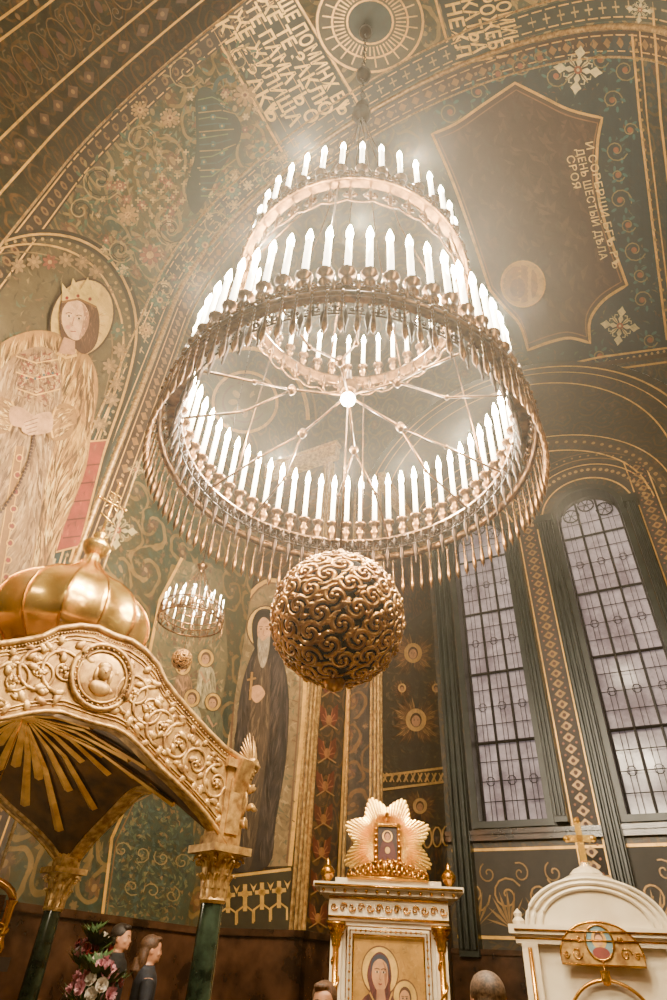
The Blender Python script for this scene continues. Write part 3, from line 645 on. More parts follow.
mu.rib([(100,934),(112,838),(130,797),(192,766)],3,GOLD); mu.rib([(104,934),(116,842),(134,803),(192,772)],1.2,(120,82,40))
lp3=[(142,690),(160,600),(182,560),(222,570),(228,660),(214,760),(140,770)]
mu.poly(lp3,(98,86,56)); mu.dabs(lp3,[(116,102,66),(80,78,54),(128,104,64),(68,76,62),(92,62,42),(150,126,80)],1300,9,3,lambda x,y:1.4+math.sin(x*.1),.9)
for n_,(x,y) in enumerate(((206,660),(183,668),(192,700),(213,704),(172,712))):
    figure(x,y,.95,((160,144,104),(128,94,62),(150,138,104),(92,90,66),(140,120,80))[n_])
mu.rib([(140,772),(142,690),(160,600),(182,558)],3,GOLD)
mu.done("procession_mural","faded green and cream painted figures with haloes",WL)
hs=h_e(XP); mu=Mural(hs,20,.006,.001)
for i in range(9):
    y=918-i*33; x=318+(i*33)*.055
    for sx in (-1,1):
        mu.poly([(x,y+6),(x+sx*3,y-10),(x+sx*9,y-16),(x+sx*9,y-2),(x+sx*5,y+8)],(98,44,30),2)
        for k_ in range(3): mu.rib([(x+sx*1,y+2),(x+sx*(4+k_*2),y-12+k_*6)],1,(150,90,52),3)
    mu.disc(x,y,3,5,(160,106,52),10,lv=4); mu.rib([(x-9,y+10),(x,y+4),(x+9,y+10)],1.4,(160,120,62),4)
mu.rib([(302,928),(324,640)],2.4,GOLD,4); mu.rib([(336,928),(350,640)],2.4,GOLD,4)
mu.done("wing_motif_border","dark border with red winged motifs and gilt lines",WP)
hq=h_e(XQ); mu=Mural(hq,20,.006,.001)
sq=[(380,832),(384,640),(440,600),(458,700),(462,838)]
mu.poly(sq,(60,49,33),1); mu.dabs(sq,[(82,66,42),(54,48,34),(100,76,44),(66,60,44)],900,7,2.6,1.0,1.5,lv=1)
def seraph(x,y,s_):
    for sx in (-1,1):
        for j_,(a0,L) in enumerate(((-1.3,24),(-1.0,26),(-.7,25),(-.4,24),(-.1,22),(.3,22),(.7,24),(1.0,25),(1.3,22))):
            c_=((156,114,58),(112,74,38),(134,92,46))[j_%3]
            for kk in range(3):
                aa=a0+(kk-1)*.1; LL=L*(1-.12*kk)
                pts_=[(x+sx*2,y),(x+sx*LL*.5*math.cos(aa)*s_+1,y+(LL*.5*math.sin(aa)-2.4)*s_),(x+sx*LL*math.cos(aa)*s_,y+LL*math.sin(aa)*s_),(x+sx*LL*.5*math.cos(aa)*s_,y+(LL*.5*math.sin(aa)+2.4)*s_)]
                mu.poly(pts_,tuple(int(v*(1,.82,1.18)[kk]) for v in c_),9+kk); mu.rib([pts_[0],pts_[2]],.6,(76,48,26),12)
    mu.disc(x,y-2,9*s_,10*s_,(220,168,82,1),18,lv=13); mu.disc(x,y-2,5*s_,6.4*s_,(76,46,26),14,lv=14); mu.disc(x,y-1,3.8*s_,5*s_,(190,136,88),14,lv=15)
    for e_ in (-1.5,1.5): mu.disc(x+e_*s_,y-2,.7*s_,.5*s_,(40,24,16),6,lv=16)
seraph(413,655,1); seraph(416,722,1.15); seraph(402,690,.45); seraph(436,690,.45); seraph(420,808,.8)
for q in (774,788): mu.rib([(380,q+2),(458,q-8)],2.4,GOLD,17)
for i in range(11): mu.rib([(383+i*7,q-6),(387+i*7,q-15)],2,GOLD,17); mu.rib([(387+i*7,q-6),(383+i*7,q-15)],1,GOLD,17)
for i in range(8): mu.ring(389+i*9.6,842-i,4.4,10,1.6,GOLD,10,lv=17)
mu.done("seraph_mural","gold winged seraphim painted on brown ground",WQ)
def hend(x,z,off): return W(x,S3-off,z)
mu=Mural(hend,0,.006,.003)
for (a,b) in WIN:
    c=(a+b)/2; rr=(b-a)/2
    for q,w_,c_,l_ in ((.62,.5,(44,36,28),1),(.35,.04,GOLD,2),(.62,.2,(62,46,32),2),(.8,.03,GOLD,2),(1.0,.03,(140,106,56),1),(1.2,.02,(120,90,50),1)):
        mu.rib([(c-(rr+q)*math.cos(pi*i/24),ZTOP-rr+(rr+q)*math.sin(pi*i/24)) for i in range(25)],w_,c_,l_)
    for i in range(29):
        an=pi*i/28; mu.disc(c-(rr+.62)*math.cos(an),ZTOP-rr+(rr+.62)*math.sin(an),.05,.05,(176,138,76,1),8,lv=4); mu.disc(c-(rr+1.1)*math.cos(an),ZTOP-rr+(rr+1.1)*math.sin(an),.03,.03,(150,116,62,1),6,lv=4)
for x0,x1 in ((-1.96,-1.48),(.95,1.4)):
    cx=(x0+x1)/2
    mu.poly([(x0,2.4),(x1,2.4),(x1,12.2),(x0,12.2)],(44,33,26),1); mu.rib([(x0,2.4),(x0,12.2)],.03,GOLD,2); mu.rib([(x1,2.4),(x1,12.2)],.03,GOLD,2)
    for i in range(42):
        z=2.6+i*.228; mu.poly([(cx-.12,z),(cx,z-.1),(cx+.12,z),(cx,z+.1)],(150,114,62,1),3); mu.disc(cx,z,.045,.045,(76,42,28),6,lv=4)
        for sx in (-1,1): mu.disc(cx+sx*.13,z+.114,.025,.025,(150,90,56),6,lv=4)
for q,w_,c_ in ((.25,.05,GOLD),(.5,.03,GOLD),(.95,.04,GOLD)):
    rr=RV-q; mu.rib([(C1-rr*math.cos(pi*i/50),ZS+rr*math.sin(pi*i/50)) for i in range(51)],w_,c_,2)
for q,w_,c_ in ((0,.04,GOLD),(.3,.2,(66,50,34)),(.55,.03,GOLD)):
    mu.rib([(-1.62-(2.9+q)*math.cos(pi*i/40),11.2+(2.2+q)*math.sin(pi*i/40)) for i in range(41)],w_,c_,3)
for i in range(40): an=pi*i/39; mu.disc(-1.62-3.2*math.cos(an),11.2+2.5*math.sin(an),.05,.05,(160,124,68,1),8,lv=5)
mu.poly([(XQ+.1,2.15),(XR-.1,2.15),(XR-.1,3.6),(XQ+.1,3.6)],(42,34,25),1); mu.rib([(XQ+.1,2.2),(XR-.1,2.2)],.05,GOLD,2); mu.rib([(XQ+.1,3.6),(XR-.1,3.6)],.05,GOLD,2)
x=XQ+.5; k_=0
while x<XR-.4:
    sg_=1 if k_%2 else -1
    mu.rib(spiral(x,2.85,.3,1.5,.5*k_,sg_),.03,(160,120,58,1),3); mu.rib(spiral(x+.3,3.2,.18,1.3,2,-sg_),.025,(140,104,50,1),3)
    for j in range(9):
        an=.2+j*.34; mu.poly([(x,2.35),(x+.24*math.cos(an)-.03,2.35+.3*math.sin(an)),(x+.46*math.cos(an),2.35+.6*math.sin(an)),(x+.24*math.cos(an)+.03,2.35+.3*math.sin(an)+.02)],(144,108,54,1),3)
    x+=.62; k_+=1
mu.done("apse_ornament_mural","gilt arcs, diamonds and leaf scrolls painted around the windows",WF)
# ---------------------------------------------------------------- chandelier
def ringscroll(b,rad,z0,z1,n,tr=.008,mi=0):
    h=z1-z0
    for i in range(n):
        a0=2*pi*i/n; dw=2*pi*rad/n
        for sg in (1,-1):
            P=spiral(sg*dw*.22,h*.45,min(dw*.24,h*.42),1.2,pi/2,sg,10)
            b.tube([V(rad*math.cos(a0+x/rad),rad*math.sin(a0+x/rad),z0+y) for x,y in P],tr,4,mi)
        b.tube([V(rad*math.cos(a0+x/rad),rad*math.sin(a0+x/rad),z0+y) for x,y in ((0,0),(0,h*.6),(0,h*1.15))],[tr*1.4,tr*2.4,tr*.6],5,mi)
def beads(b,rad,z,n,br,mi=0):
    for i in range(n):
        a=2*pi*i/n; b.sphere((rad*math.cos(a),rad*math.sin(a),z),br,n=6,m=4,mi=mi)
def circ(b,rad,z,tr,n=72): b.tube([V(rad*math.cos(2*pi*i/n),rad*math.sin(2*pi*i/n),z) for i in range(n)],tr,5,closed=True)
def ringprof(b,prof,n=96,mi=0): b.lathe(prof+[prof[0]],n,mi)
def filigree(b,rad,nsp,tr):
    ga=pi*(3-math.sqrt(5)); up=lambda q:q.normalized()
    for i in range(nsp):
        y=1-2*(i+.5)/nsp; rr=math.sqrt(1-y*y); a=ga*i
        n=V(rr*math.cos(a),rr*math.sin(a),y); t=n.cross(V(0,0,1)).normalized(); bb=n.cross(t)
        sz=rad*1.75/math.sqrt(nsp)
        for sg,ph in ((1,a*3),(1,a*3+pi)):
            P=[]
            for k in range(14):
                q=k/13; rd=sz*(1.18-.95*q); an=ph+sg*q*2*pi*.75
                P.append(((n*rad+t*rd*math.cos(an)+bb*rd*math.sin(an)).normalized())*rad)
            b.tube(P,[tr*(.6+.7*math.sin(pi*min(1,k/13*.9+.1))) for k in range(14)],4,up=up,flat=.35)
            b.sphere(P[-1],tr*1.3,n=6,m=4)
        for k in range(2):
            an=a+k*pi; P=[((n*rad+t*sz*q*math.cos(an+q)+bb*sz*q*math.sin(an+q)).normalized())*rad for q in (.75,.95,1.2,1.5)]
            b.tube(P,[tr*.4,tr*1.7,tr*1.3,tr*.2],4,up=up,flat=.35)
holder=B().lathe([(0,0),(.045,0),(.032,.03),(.018,.06),(.042,.1),(.048,.13),(.026,.17),(.03,.2),(.056,.225),(.062,.24),(.028,.255),(0,.255)],10).mesh("candle_holder",M_BRASS,True)
tube=B().lathe([(0,.25),(.024,.25),(.023,.70),(0,.705)],10).mesh("candle_tube",M_TUBE,True)
flame=B().lathe([(0,.70),(.018,.705),(.027,.735),(.028,.765),(.021,.81),(.009,.865),(0,.89)],10).mesh("bulb",M_FLAME,True)
tassel=B().lathe([(0,0),(.004,0),(.010,-.02),(.004,-.04),(.010,-.06),(.004,-.08),(.011,-.10),(.005,-.12),(.011,-.145),(.006,-.165),(.012,-.21),(.020,-.31),(.017,-.35),(.007,-.37),(0,-.4)],7).mesh("tassel",M_BRASS,True)
drop=B().lathe([(0,0),(.005,0),(.005,-.08),(.016,-.11),(.022,-.17),(.013,-.23),(.007,-.26),(.010,-.29),(0,-.32)],7).mesh("pendant_drop",M_BRASSD,True)
def candle_at(par,M,k):
    S=Matrix.Scale(k,4)
    c=inst(holder,"candle",par,M@S); inst(tube,"candle_tube",c,Matrix.Identity(4)); inst(flame,"bulb",c,Matrix.Identity(4)); return c
def chandelier(ax,zlow,zup,k,nl,nu,nt_,nd,ball_z,ball_r,hub_z,node_z,top_z,label,nsp=90):
    e=empty("chandelier",V(ax.x,ax.y,zlow),label=label,cat="chandelier")
    ro=1.455*k
    b=B(); ringprof(b,[(q*k,z*k) for q,z in [(1.43,.02),(1.44,.025),(1.46,.0),(1.455,-.03),(1.44,-.03),(1.435,.0)]],96)
    ringprof(b,[(q*k,z*k) for q,z in [(1.30,.12),(1.30,.14),(1.41,.14),(1.42,.12),(1.40,.11)]],96)
    for i in range(nl):
        a=2*pi*i/nl; d=V(math.cos(a),math.sin(a),0); b.tube([d*1.40*k+V(0,0,.12*k),d*1.44*k+V(0,0,.01*k)],.010*k,4)
    beads(b,ro,-.01*k,nt_,.017*k); beads(b,1.30*k,.11*k,nt_,.014*k); beads(b,1.415*k,.11*k,nt_,.012*k)
    b.obj("lower_ring",M_BRASS,e,True)
    b=B(); ringscroll(b,1.435*k,.03*k,.19*k,nl,.008*k); circ(b,1.435*k,.03*k,.008*k); b.obj("scroll_gallery",M_BRASS,e,True)
    b=B(); ringscroll(b,1.30*k,.0*k,.11*k,nl,.007*k); circ(b,1.30*k,.0,.007*k); b.obj("inner_gallery",M_BRASSD,e,True)
    ru=1.18*k; zu=zup-zlow
    b=B(); ringprof(b,[(q*k,zu+z*k) for q,z in [(1.07,.02),(1.07,.04),(1.16,.04),(1.18,.0),(1.17,-.025),(1.14,-.01)]],72)
    beads(b,ru,zu-.02*k,nu*2,.016*k); b.obj("upper_ring",M_BRASS,e,True)
    b=B(); ringscroll(b,1.17*k,zu+.02*k,zu+.14*k,nu,.009*k); ringscroll(b,1.08*k,zu-.24*k,zu-.02*k,nu,.011*k)
    b.tube([V(1.08*k*math.cos(2*pi*i/90),1.08*k*math.sin(2*pi*i/90),zu-.26*k+.03*k*math.cos(i*pi/1.5)) for i in range(90)],.010*k,5,closed=True)
    b.obj("upper_scroll_crown",M_BRASS,e,True)
    for i in range(nl):
        a=2*pi*(i+.5)/nl; candle_at(e,RZ(a)@T(1.36*k,0,.12*k),k)
    for i in range(nu):
        a=2*pi*(i+.5)/nu; candle_at(e,RZ(a)@T(1.12*k,0,zu+.03*k),k)
    for i in range(nt_): inst(tassel,"tassel",e,RZ(2*pi*i/nt_)@T(ro,0,-.03*k)@Matrix.Scale(k,4))
    for i in range(nd): inst(drop,"pendant_drop",e,RZ(2*pi*(i+.5)/nd)@T(1.31*k,0,.10*k)@Matrix.Scale(k,4))
    hz=hub_z-zlow; b=B(); b.lathe([(0,-.02*k),(.05*k,-.01*k),(.08*k,.03*k),(.05*k,.06*k),(.09*k,.1*k),(.03*k,.15*k),(.02*k,.3*k),(0,.3*k)],16,c=(0,0,hz+.05*k))
    for i in range(6):
        a=2*pi*i/6+.35; d=V(math.cos(a),math.sin(a),0)
        kn=d*.5*k+V(0,0,hz*.8); b.tube([V(0,0,hz+.03*k),kn],.012*k,5); b.lathe([(0,-.06*k),(.02*k,-.05*k),(.045*k,0),(.02*k,.05*k),(0,.06*k)],8,c=kn)
        for q in (-.2,.2):
            d2=V(math.cos(a+q),math.sin(a+q),0); b.tube([kn,d2*.85*k+V(0,0,hz*.45),d2*1.31*k+V(0,0,.13*k)],.010*k,5)
            b.sphere(d2*.85*k+V(0,0,hz*.45),.022*k,n=6,m=4)
        b.tube([d*1.35*k+V(0,0,.14*k),d*1.12*k+V(0,0,zu)],.008*k,5)
    b.obj("spoke_frame",M_BRASS,e,True)
    b=B(); nz=node_z-zlow
    for i in range(8):
        a=2*pi*i/8+.2; d=V(math.cos(a),math.sin(a),0)
        b.tube([d*1.12*k+V(0,0,zu+.05*k),d*.55*k+V(0,0,zu+(nz-zu)*.35),d*.2*k+V(0,0,zu+(nz-zu)*.75),V(0,0,nz)],.010*k,5)
    b.obj("suspension_rod",M_BRASS,e,True)
    b=B()
    b.lathe([(0,-.3),(.04,-.25),(.12,-.1),(.15,0),(.07,.08),(.04,.2),(.11,.32),(.04,.45),(.02,.5),(0,.5)],14,c=(0,0,nz))
    z=nz+.3*k; tz=top_z-zlow; j=0
    while z<tz:
        L=.2
        b.tube([V(.04*math.cos(t/8*2*pi)*(1 if j%2 else .3),.04*math.cos(t/8*2*pi)*(.3 if j%2 else 1),z+L*.6*math.sin(t/8*2*pi)) for t in range(8)],.010,4,closed=True); z+=L; j+=1
    for zz in (nz+1.9,tz-.6): b.lathe([(0,-.25),(.05,-.2),(.12,-.05),(.14,.02),(.05,.12),(.08,.22),(.02,.3),(0,.3)],14,c=(0,0,zz))
    b.obj("chain",M_BRASSD,e,True)
    b=B(); bz=ball_z-zlow
    b.tube([V(0,0,bz+ball_r),V(0,0,hz)],.008*k,6)
    b.obj("centre_rod",M_BRASS,e,True)
    b=B(); filigree(b,ball_r,nsp,.0150*(ball_r/.42)*math.sqrt(90/nsp))
    b.lathe([(0,-.06),(.05,-.04),(.07,0),(.05,.03),(0,.04)],12,c=(0,0,-ball_r)); b.lathe([(0,-.03),(.05,-.02),(.06,.03),(.02,.1),(0,.1)],12,c=(0,0,ball_r))
    fb=b.obj("filigree_ball",M_BALL,e,True,T(0,0,bz))
    b=B(); b.sphere((0,0,0),ball_r*.90,n=24,m=16); b.obj("inner_liner",M_DKINT,fb,True)  # added dark sphere, paints the hollow's shade behind the filigree
    b=B(); b.sphere((0,0,hz-.02),.065*k,n=16,m=10); b.obj("centre_bulb",M_FLAME,e,True)
    return e
axd=V(.021,1,0).normalized()*D*1.0002
big=chandelier(V(axd.x,axd.y,0),.933*D+EYE,1.60*D+EYE,1.0,60,38,100,60,.523*D+EYE,.124*D,1.142*D+EYE,3.095*D+EYE,ZS+RV-.05,"huge two-tier brass candle chandelier with tassel fringe and filigree ball",120)
# small lantern-like chandelier: pierced band, one ring of candles, cone of chains, lower ball
dd=ray(191,618); hh=math.hypot(dd.x,dd.y); t=7.0/hh; SX,SY,SZ=dd.x*t,dd.y*t,EYE+dd.z*t
e=empty("chandelier",V(SX,SY,SZ),label="small brass hanging lantern chandelier with pierced band, candles and ball",cat="chandelier")
b=B(); ringscroll(b,.40,-.06,.10,22,.006); circ(b,.40,-.06,.012,48); circ(b,.40,.11,.010,48); circ(b,.34,.0,.010,48); beads(b,.41,-.06,44,.012)
for i in range(16): a=2*pi*i/16; b.tube([V(.34*math.cos(a),.34*math.sin(a),0),V(.40*math.cos(a),.40*math.sin(a),-.05)],.006,4)
b.obj("pierced_band",M_BRASS,e,True)
for i in range(18): candle_at(e,RZ(2*pi*i/18)@T(.37,0,.02),.30)
for i in range(8): candle_at(e,RZ(2*pi*i/8)@T(.2,0,.12),.30)
b=B(); circ(b,.2,.12,.009,36)
for i in range(8):
    a=2*pi*i/8; b.tube([V(.40*math.cos(a),.40*math.sin(a),.1),V(.16*math.cos(a),.16*math.sin(a),.42),V(.03*math.cos(a),.03*math.sin(a),.72)],.006,4); b.tube([V(.2*math.cos(a),.2*math.sin(a),.12),V(.37*math.cos(a),.37*math.sin(a),.02)],.005,4)
    for q in range(8): tt=q/8; b.sphere((.40*math.cos(a)*(1-tt)+.03*math.cos(a)*tt-.04*math.sin(tt*pi)*math.cos(a),.40*math.sin(a)*(1-tt)+.03*math.sin(a)*tt-.04*math.sin(tt*pi)*math.sin(a),.1+.62*tt),.010,n=6,m=4)
b.lathe([(0,-.04),(.03,-.03),(.05,.01),(.08,.05),(.04,.07),(.02,.12),(0,.14)],12,c=(0,0,.72)); b.obj("chain_cone",M_BRASS,e,True)
b=B(); b.tube([V(0,0,.84),V(0,0,12.4-SZ)],.008,5); 
z=.9
while z<12.3-SZ: b.sphere((0,0,z),.016,n=6,m=4); z+=.12
b.obj("chain",M_BRASSD,e,True)
for i in range(36): inst(tassel,"tassel",e,RZ(2*pi*i/36)@T(.41,0,-.06)@Matrix.Scale(.30,4))
b=B(); filigree(b,.12,36,.0068); b.lathe([(0,-.04),(.02,-.02),(.01,.02),(0,.02)],8,c=(0,0,-.12)); fb=b.obj("filigree_ball",M_BALL,e,True,T(0,0,-.55)); b=B(); b.sphere((0,0,0),.105,n=16,m=10); b.obj("inner_liner",M_DKINT,fb,True)  # small ball gets the same added dark core as painted shade
b=B(); b.tube([V(0,0,-.43),V(0,0,.72)],.005,5); b.obj("centre_rod",M_BRASS,e,True)
# ---------------------------------------------------------------- ornate helpers
def acanthus(b,rad,z0,h,n,w,out,mi=0,ph=0):
    for i in range(n):
        a=2*pi*i/n+ph; d=V(math.cos(a),math.sin(a),0); t=V(-math.sin(a),math.cos(a),0); G=[]
        for j,(q,o,ww) in enumerate(((0,0,.7),(.35,.02,1.0),(.7,.25,.95),(.92,.7,.7),(1.0,1.0,.35),(.9,1.15,.1))):
            c=d*(rad+out*o)+V(0,0,z0+h*q); G.append([c-t*w*ww/2,c+d*.012,c+t*w*ww/2])
        vs=[q for g in G for q in g]; fs=[]
        for j in range(5):
            for k in range(2): fs.append((j*3+k,j*3+k+1,j*3+k+4,j*3+k+3))
        b.add(vs,fs,mi)
def gold_capital(b,c,r0,r1,h,mi=0):
    x,y,z=c; b.lathe([(r0,0),(r0*1.15,.02),(r0,.04),(r0,h*.5),(r1*.8,h*.8),(r1*.9,h*.86)],20,mi,(x,y,z))
    bb=B(); acanthus(bb,r0,.03,h*.42,12,r0*.6,r0*.5); acanthus(bb,r0*1.05,h*.25,h*.5,12,r0*.6,r0*.6,ph=pi/12); acanthus(bb,r0*1.1,h*.5,h*.3,8,r0*.5,r0*.8)
    for sx in (-1,1):
        for sy in (-1,1):
            P=[V(sx*q*.7071,sy*q*.7071,zz) for q,zz in [(r0+.02+(r1-r0)*.5+ (r1-r0)*.5*math.cos(t)*(1-t/9),h*.72+(r1-r0)*.5*math.sin(t)*(1-t/9)) for t in [i*.6 for i in range(12)]]]
            bb.tube(P,r0*.13,5)
    b.add([V(*q)+V(x,y,z) for q in bb.v],bb.f,mi)
    b.box((x-r1,y-r1,z+h*.86),(x+r1,y+r1,z+h),mi)
# ---------------------------------------------------------------- canopy
Cc=V(-.61,5.16,0); u1=V(-.7317,-.6816,0); u2=V(-.6816,.7317,0)
def facept(x,y):
    d=ray(x,y); t=Cc.dot(u2)/d.dot(u2); P=d*t; return ((P-Cc).dot(u1),EYE+P.z)
OUT=[facept(*q) for q in [(256,768),(240,760),(222,748),(204,730),(188,712),(174,696),(163,682),(156,666),(144,652),(130,642),(113,637)]]
INN=[facept(*q) for q in [(224,845),(216,832),(204,815),(190,799),(176,785),(162,772),(150,760),(138,747),(126,736),(114,729),(100,726)]]
LH=OUT[-1][0]; INN[-1]=(LH,INN[-1][1])
cen=Cc+u1*LH+u2*LH
can=link(bpy.data.objects.new("reliquary_canopy",None)); can.empty_display_size=.1
mm=Matrix.Identity(4); X=-u1
for i in range(3): mm[i][0]=X[i]; mm[i][1]=u2[i]
mm[0][3]=cen.x; mm[1][3]=cen.y; can.matrix_world=mm
meta(can,"gilded carved church canopy with onion dome on green marble columns","canopy")
half=[( LH-o[0],o[1],LH-i_[0],i_[1]) for o,i_ in zip(OUT,INN)]
full_=half+[(-a,b_,-c,d_) for a,b_,c,d_ in half[-2::-1]]
b=B(); y0=-LH-.02; y1=-LH+.10; n=len(full_)
fv=[]
for a,z,c,w in full_: fv+= [V(a,y0,z),V(c,y0,w),V(a,y1,z),V(c,y1,w)]
ff=[]
for i in range(n-1):
    k=4*i; ff+= [(k,k+1,k+5,k+4),(k+2,k+6,k+7,k+3),(k,k+4,k+6,k+2),(k+1,k+3,k+7,k+5)]
ff+= [(0,2,3,1),(4*n-4,4*n-3,4*n-1,4*n-2)]
b.add(fv,ff)
upn=lambda q:V(0,-1,0)
b.tube([V(a,y0-.005,z) for a,z,c,w in full_],.024,6); b.tube([V(c,y0-.005,w) for a,z,c,w in full_],.018,6)
for q,tr_ in ((.12,.009),(.17,.006),(.88,.008),(.92,.005)): b.tube([V(a+(c-a)*q,y0-.003,z+(w-z)*q) for a,z,c,w in full_],tr_,5)
def strip(t):
    q=t*(n-1); i=min(int(q),n-2); fr=q-i; A_=full_[i]; B_=full_[i+1]; return [A_[j]+(B_[j]-A_[j])*fr for j in range(4)]
def onstrip(t,v,dy=-.006):
    a,z,c,w=strip(min(max(t,0),1)); return V(a+(c-a)*v,y0+dy,z+(w-z)*v)
for i in range(130):
    b.sphere(onstrip((i+.5)/130,.07,-.012),.009,n=6,m=4)
NS=16
def leaf3(c,an,L,wd):
    d=V(math.cos(an),0,math.sin(an)); t=V(-math.sin(an),0,math.cos(an)); P=[c,c+d*L*.35+t*wd*.1,c+d*L*.7+t*wd*.3,c+d*L+t*wd*.7]
    b.tube(P,[wd*.25,wd*.62,wd*.5,wd*.12],6,up=upn,flat=.38)
for i in range(NS):
    t=(i+.5)/NS
    if abs(t-.5)<.075: continue
    c=onstrip(t,.53,-.004); a,z,cc_,w=strip(t); th_=math.hypot(cc_-a,w-z); rr=th_*.27; sg=1 if i%2 else -1
    if t>.5: sg=-sg
    P=[V(c.x+x_,c.y,c.z+y_) for x_,y_ in spiral(0,0,rr,1.6,pi/2*sg,sg,26)]
    b.tube(P,[.014*(1.15-.5*j/26) for j in range(27)],6,up=upn,flat=.6)
    b.sphere(c+V(0,-.004,0),.022,.012,.022,n=8,m=6)
    for k in range(5): an=k*2*pi/5+i; b.sphere(c+V(math.cos(an)*.026,-.004,math.sin(an)*.026),.013,.009,.013,n=6,m=4)
    for k in range(9):
        an=k*2*pi/9+i*.7; leaf3(c+V(math.cos(an)*rr*1.0,0,math.sin(an)*rr*1.0),an+.8*sg,rr*.5,rr*.30)
for i in range(NS+1):
    t=i/NS
    if abs(t-.5)<.075: continue
    for v_,s2 in ((.27,1),(.80,-1)):
        c=onstrip(t,v_,-.004); a,z,cc_,w=strip(t); d0=math.atan2(w-z,cc_-a)
        for q in (-.9,-.45,0,.45,.9): leaf3(c,d0+q+(0 if s2==1 else pi),.05,.03)
mz=(OUT[-1][1]+INN[-1][1])/2; mr=(OUT[-1][1]-INN[-1][1])*.36
for rr,tr_ in ((mr,.020),(mr*.80,.010)): b.tube([V(rr*math.cos(2*pi*i/32),y0-.012,mz+rr*math.sin(2*pi*i/32)) for i in range(32)],tr_,6,closed=True)
for i in range(30): b.sphere((mr*.9*math.cos(2*pi*i/30),y0-.02,mz+mr*.9*math.sin(2*pi*i/30)),.010,n=6,m=4)
b.sphere((0,y0-.004,mz),mr*.78,.012,mr*.78,n=20,m=8)
b.sphere((0,y0-.02,mz+.03),.05,.035,.065,n=12,m=8); b.sphere((0,y0-.055,mz+.02),.010,n=6,m=4); b.sphere((0,y0-.015,mz-.085),.085,.025,.055,n=12,m=8); b.sphere((0,y0-.015,mz+.065),.056,.035,.045,n=12,m=6)
for sx in (-1,1): b.sphere((sx*.018,y0-.05,mz+.035),.006,n=6,m=4); b.sphere((sx*.055,y0-.012,mz-.0),.02,.02,.06,n=8,m=6)
gable=b.mesh("gable_relief",M_GOLDR,False)
for q in gable.polygons: q.use_smooth=len(q.vertices)==4 and q.area<.01
for k in range(4): inst(gable,"gable_relief",can,RZ(pi/2*k))
hi_=LH-.1
def innz(x):
    x=abs(x)
    for j in range(len(half)-1):
        xa,xb=half[j][2],half[j+1][2]
        if xb<=x<=xa: return half[j][3]+(half[j+1][3]-half[j][3])*(xa-x)/max(xa-xb,1e-6)
    return half[0][3] if x>half[0][2] else half[-1][3]
N=96; per=[]
for i in range(N):
    a=2*pi*i/N; q=1/max(abs(math.cos(a)),abs(math.sin(a))); x_=hi_*q*math.cos(a); y_=hi_*q*math.sin(a)
    tg=y_ if abs(x_)>=abs(y_) else x_; per.append(V(x_,y_,innz(tg)+.03))
apz=INN[-1][1]+.34
b=B(); vs=[]; RG=6
for j in range(RG+1):
    t=j/RG
    for q in per: vs.append(V(q.x*(1-t),q.y*(1-t),q.z*(1-t)+apz*t+.10*math.sin(pi*t)))
b.add(vs,[(j*N+i,j*N+(i+1)%N,(j+1)*N+(i+1)%N,(j+1)*N+i) for j in range(RG) for i in range(N)])
sf=b.obj("canopy_soffit",M_SOFFD,can,True)
b=B()
for i in range(0,N,2):
    q=per[i]; e_=(.10,.34,.2,.42)[(i//2)%4]
    P=[V(q.x*(1-t),q.y*(1-t),q.z*(1-t)+apz*t+.10*math.sin(pi*t)-.015) for t in (e_,(e_+1)*.5,.93)]
    b.tube(P,[.046,.028,.010],4,flat=.5)
b.lathe([(0,-.04),(.06,-.05),(.12,-.03),(.14,0)],20,c=(0,0,apz+.0))
b.obj("sunburst_rays",M_SOFF,sf)
ZD=3.58; DX,DY=.075,-.07
b=B(); N=40; vs=[]
for (rr,z) in ((.62,ZD-.25),(.5,ZD-.2),(.5,ZD-.05),(.56,ZD)):
    for i in range(N): a=2*pi*i/N; vs.append(V(DX+rr*math.cos(a),DY+rr*math.sin(a),z))
b.add(vs,[(j*N+i,j*N+(i+1)%N,(j+1)*N+(i+1)%N,(j+1)*N+i) for j in range(3) for i in range(N)])
b.obj("dome_drum",M_GOLDR,can)
prof=[(.46,ZD-.05),(.56,ZD+.06),(.69,ZD+.17),(.75,ZD+.31),(.74,ZD+.46),(.66,ZD+.62),(.50,ZD+.77),(.32,ZD+.88),(.18,ZD+.99),(.09,ZD+1.10),(.06,ZD+1.22)]
b=B(); b.lathe(smooth_path(prof,3,False),112,flute=-.06,fn=14); dm=b.obj("onion_dome",M_DOME,can,True,T(DX,DY,0))
b=B()
for i in range(14):
    a=2*pi*(i+.5)/14; b.tube([V((rr+.004)*math.cos(a),(rr+.004)*math.sin(a),z) for rr,z in smooth_path(prof[:-1],3,False)],.009,6)
b.obj("dome_rib",M_GOLD,dm,True)
b=B(); b.lathe([(.06,0),(.1,.02),(.14,.08),(.15,.12),(.1,.17),(.05,.19),(.08,.24),(.03,.3),(.015,.34),(0,.34)],16,c=(0,0,ZD+1.2))
zc=ZD+1.52
b.box((-.015,-.010,zc),(.015,.010,zc+.64)); b.box((-.15,-.010,zc+.36),(.15,.010,zc+.39)); b.box((-.075,-.010,zc+.49),(.075,.010,zc+.515))
b.tube([V(-.09,0,zc+.20),V(.09,0,zc+.13)],.011,5)
for sx in (-1,1):
    b.sphere((sx*.16,0,zc+.375),.022,n=8,m=6)
    for sz in (-1,1): b.tube([V(sx*.02,0,zc+.375+sz*.02),V(sx*.08,0,zc+.375+sz*.09)],.006,4)
b.sphere((0,0,zc+.66),.024,n=8,m=6)
b.obj("dome_cross",M_DOME,dm,True)
ct=LH-.06; z_c1=facept(226,905)[1]; z_c2=facept(222,846)[1]
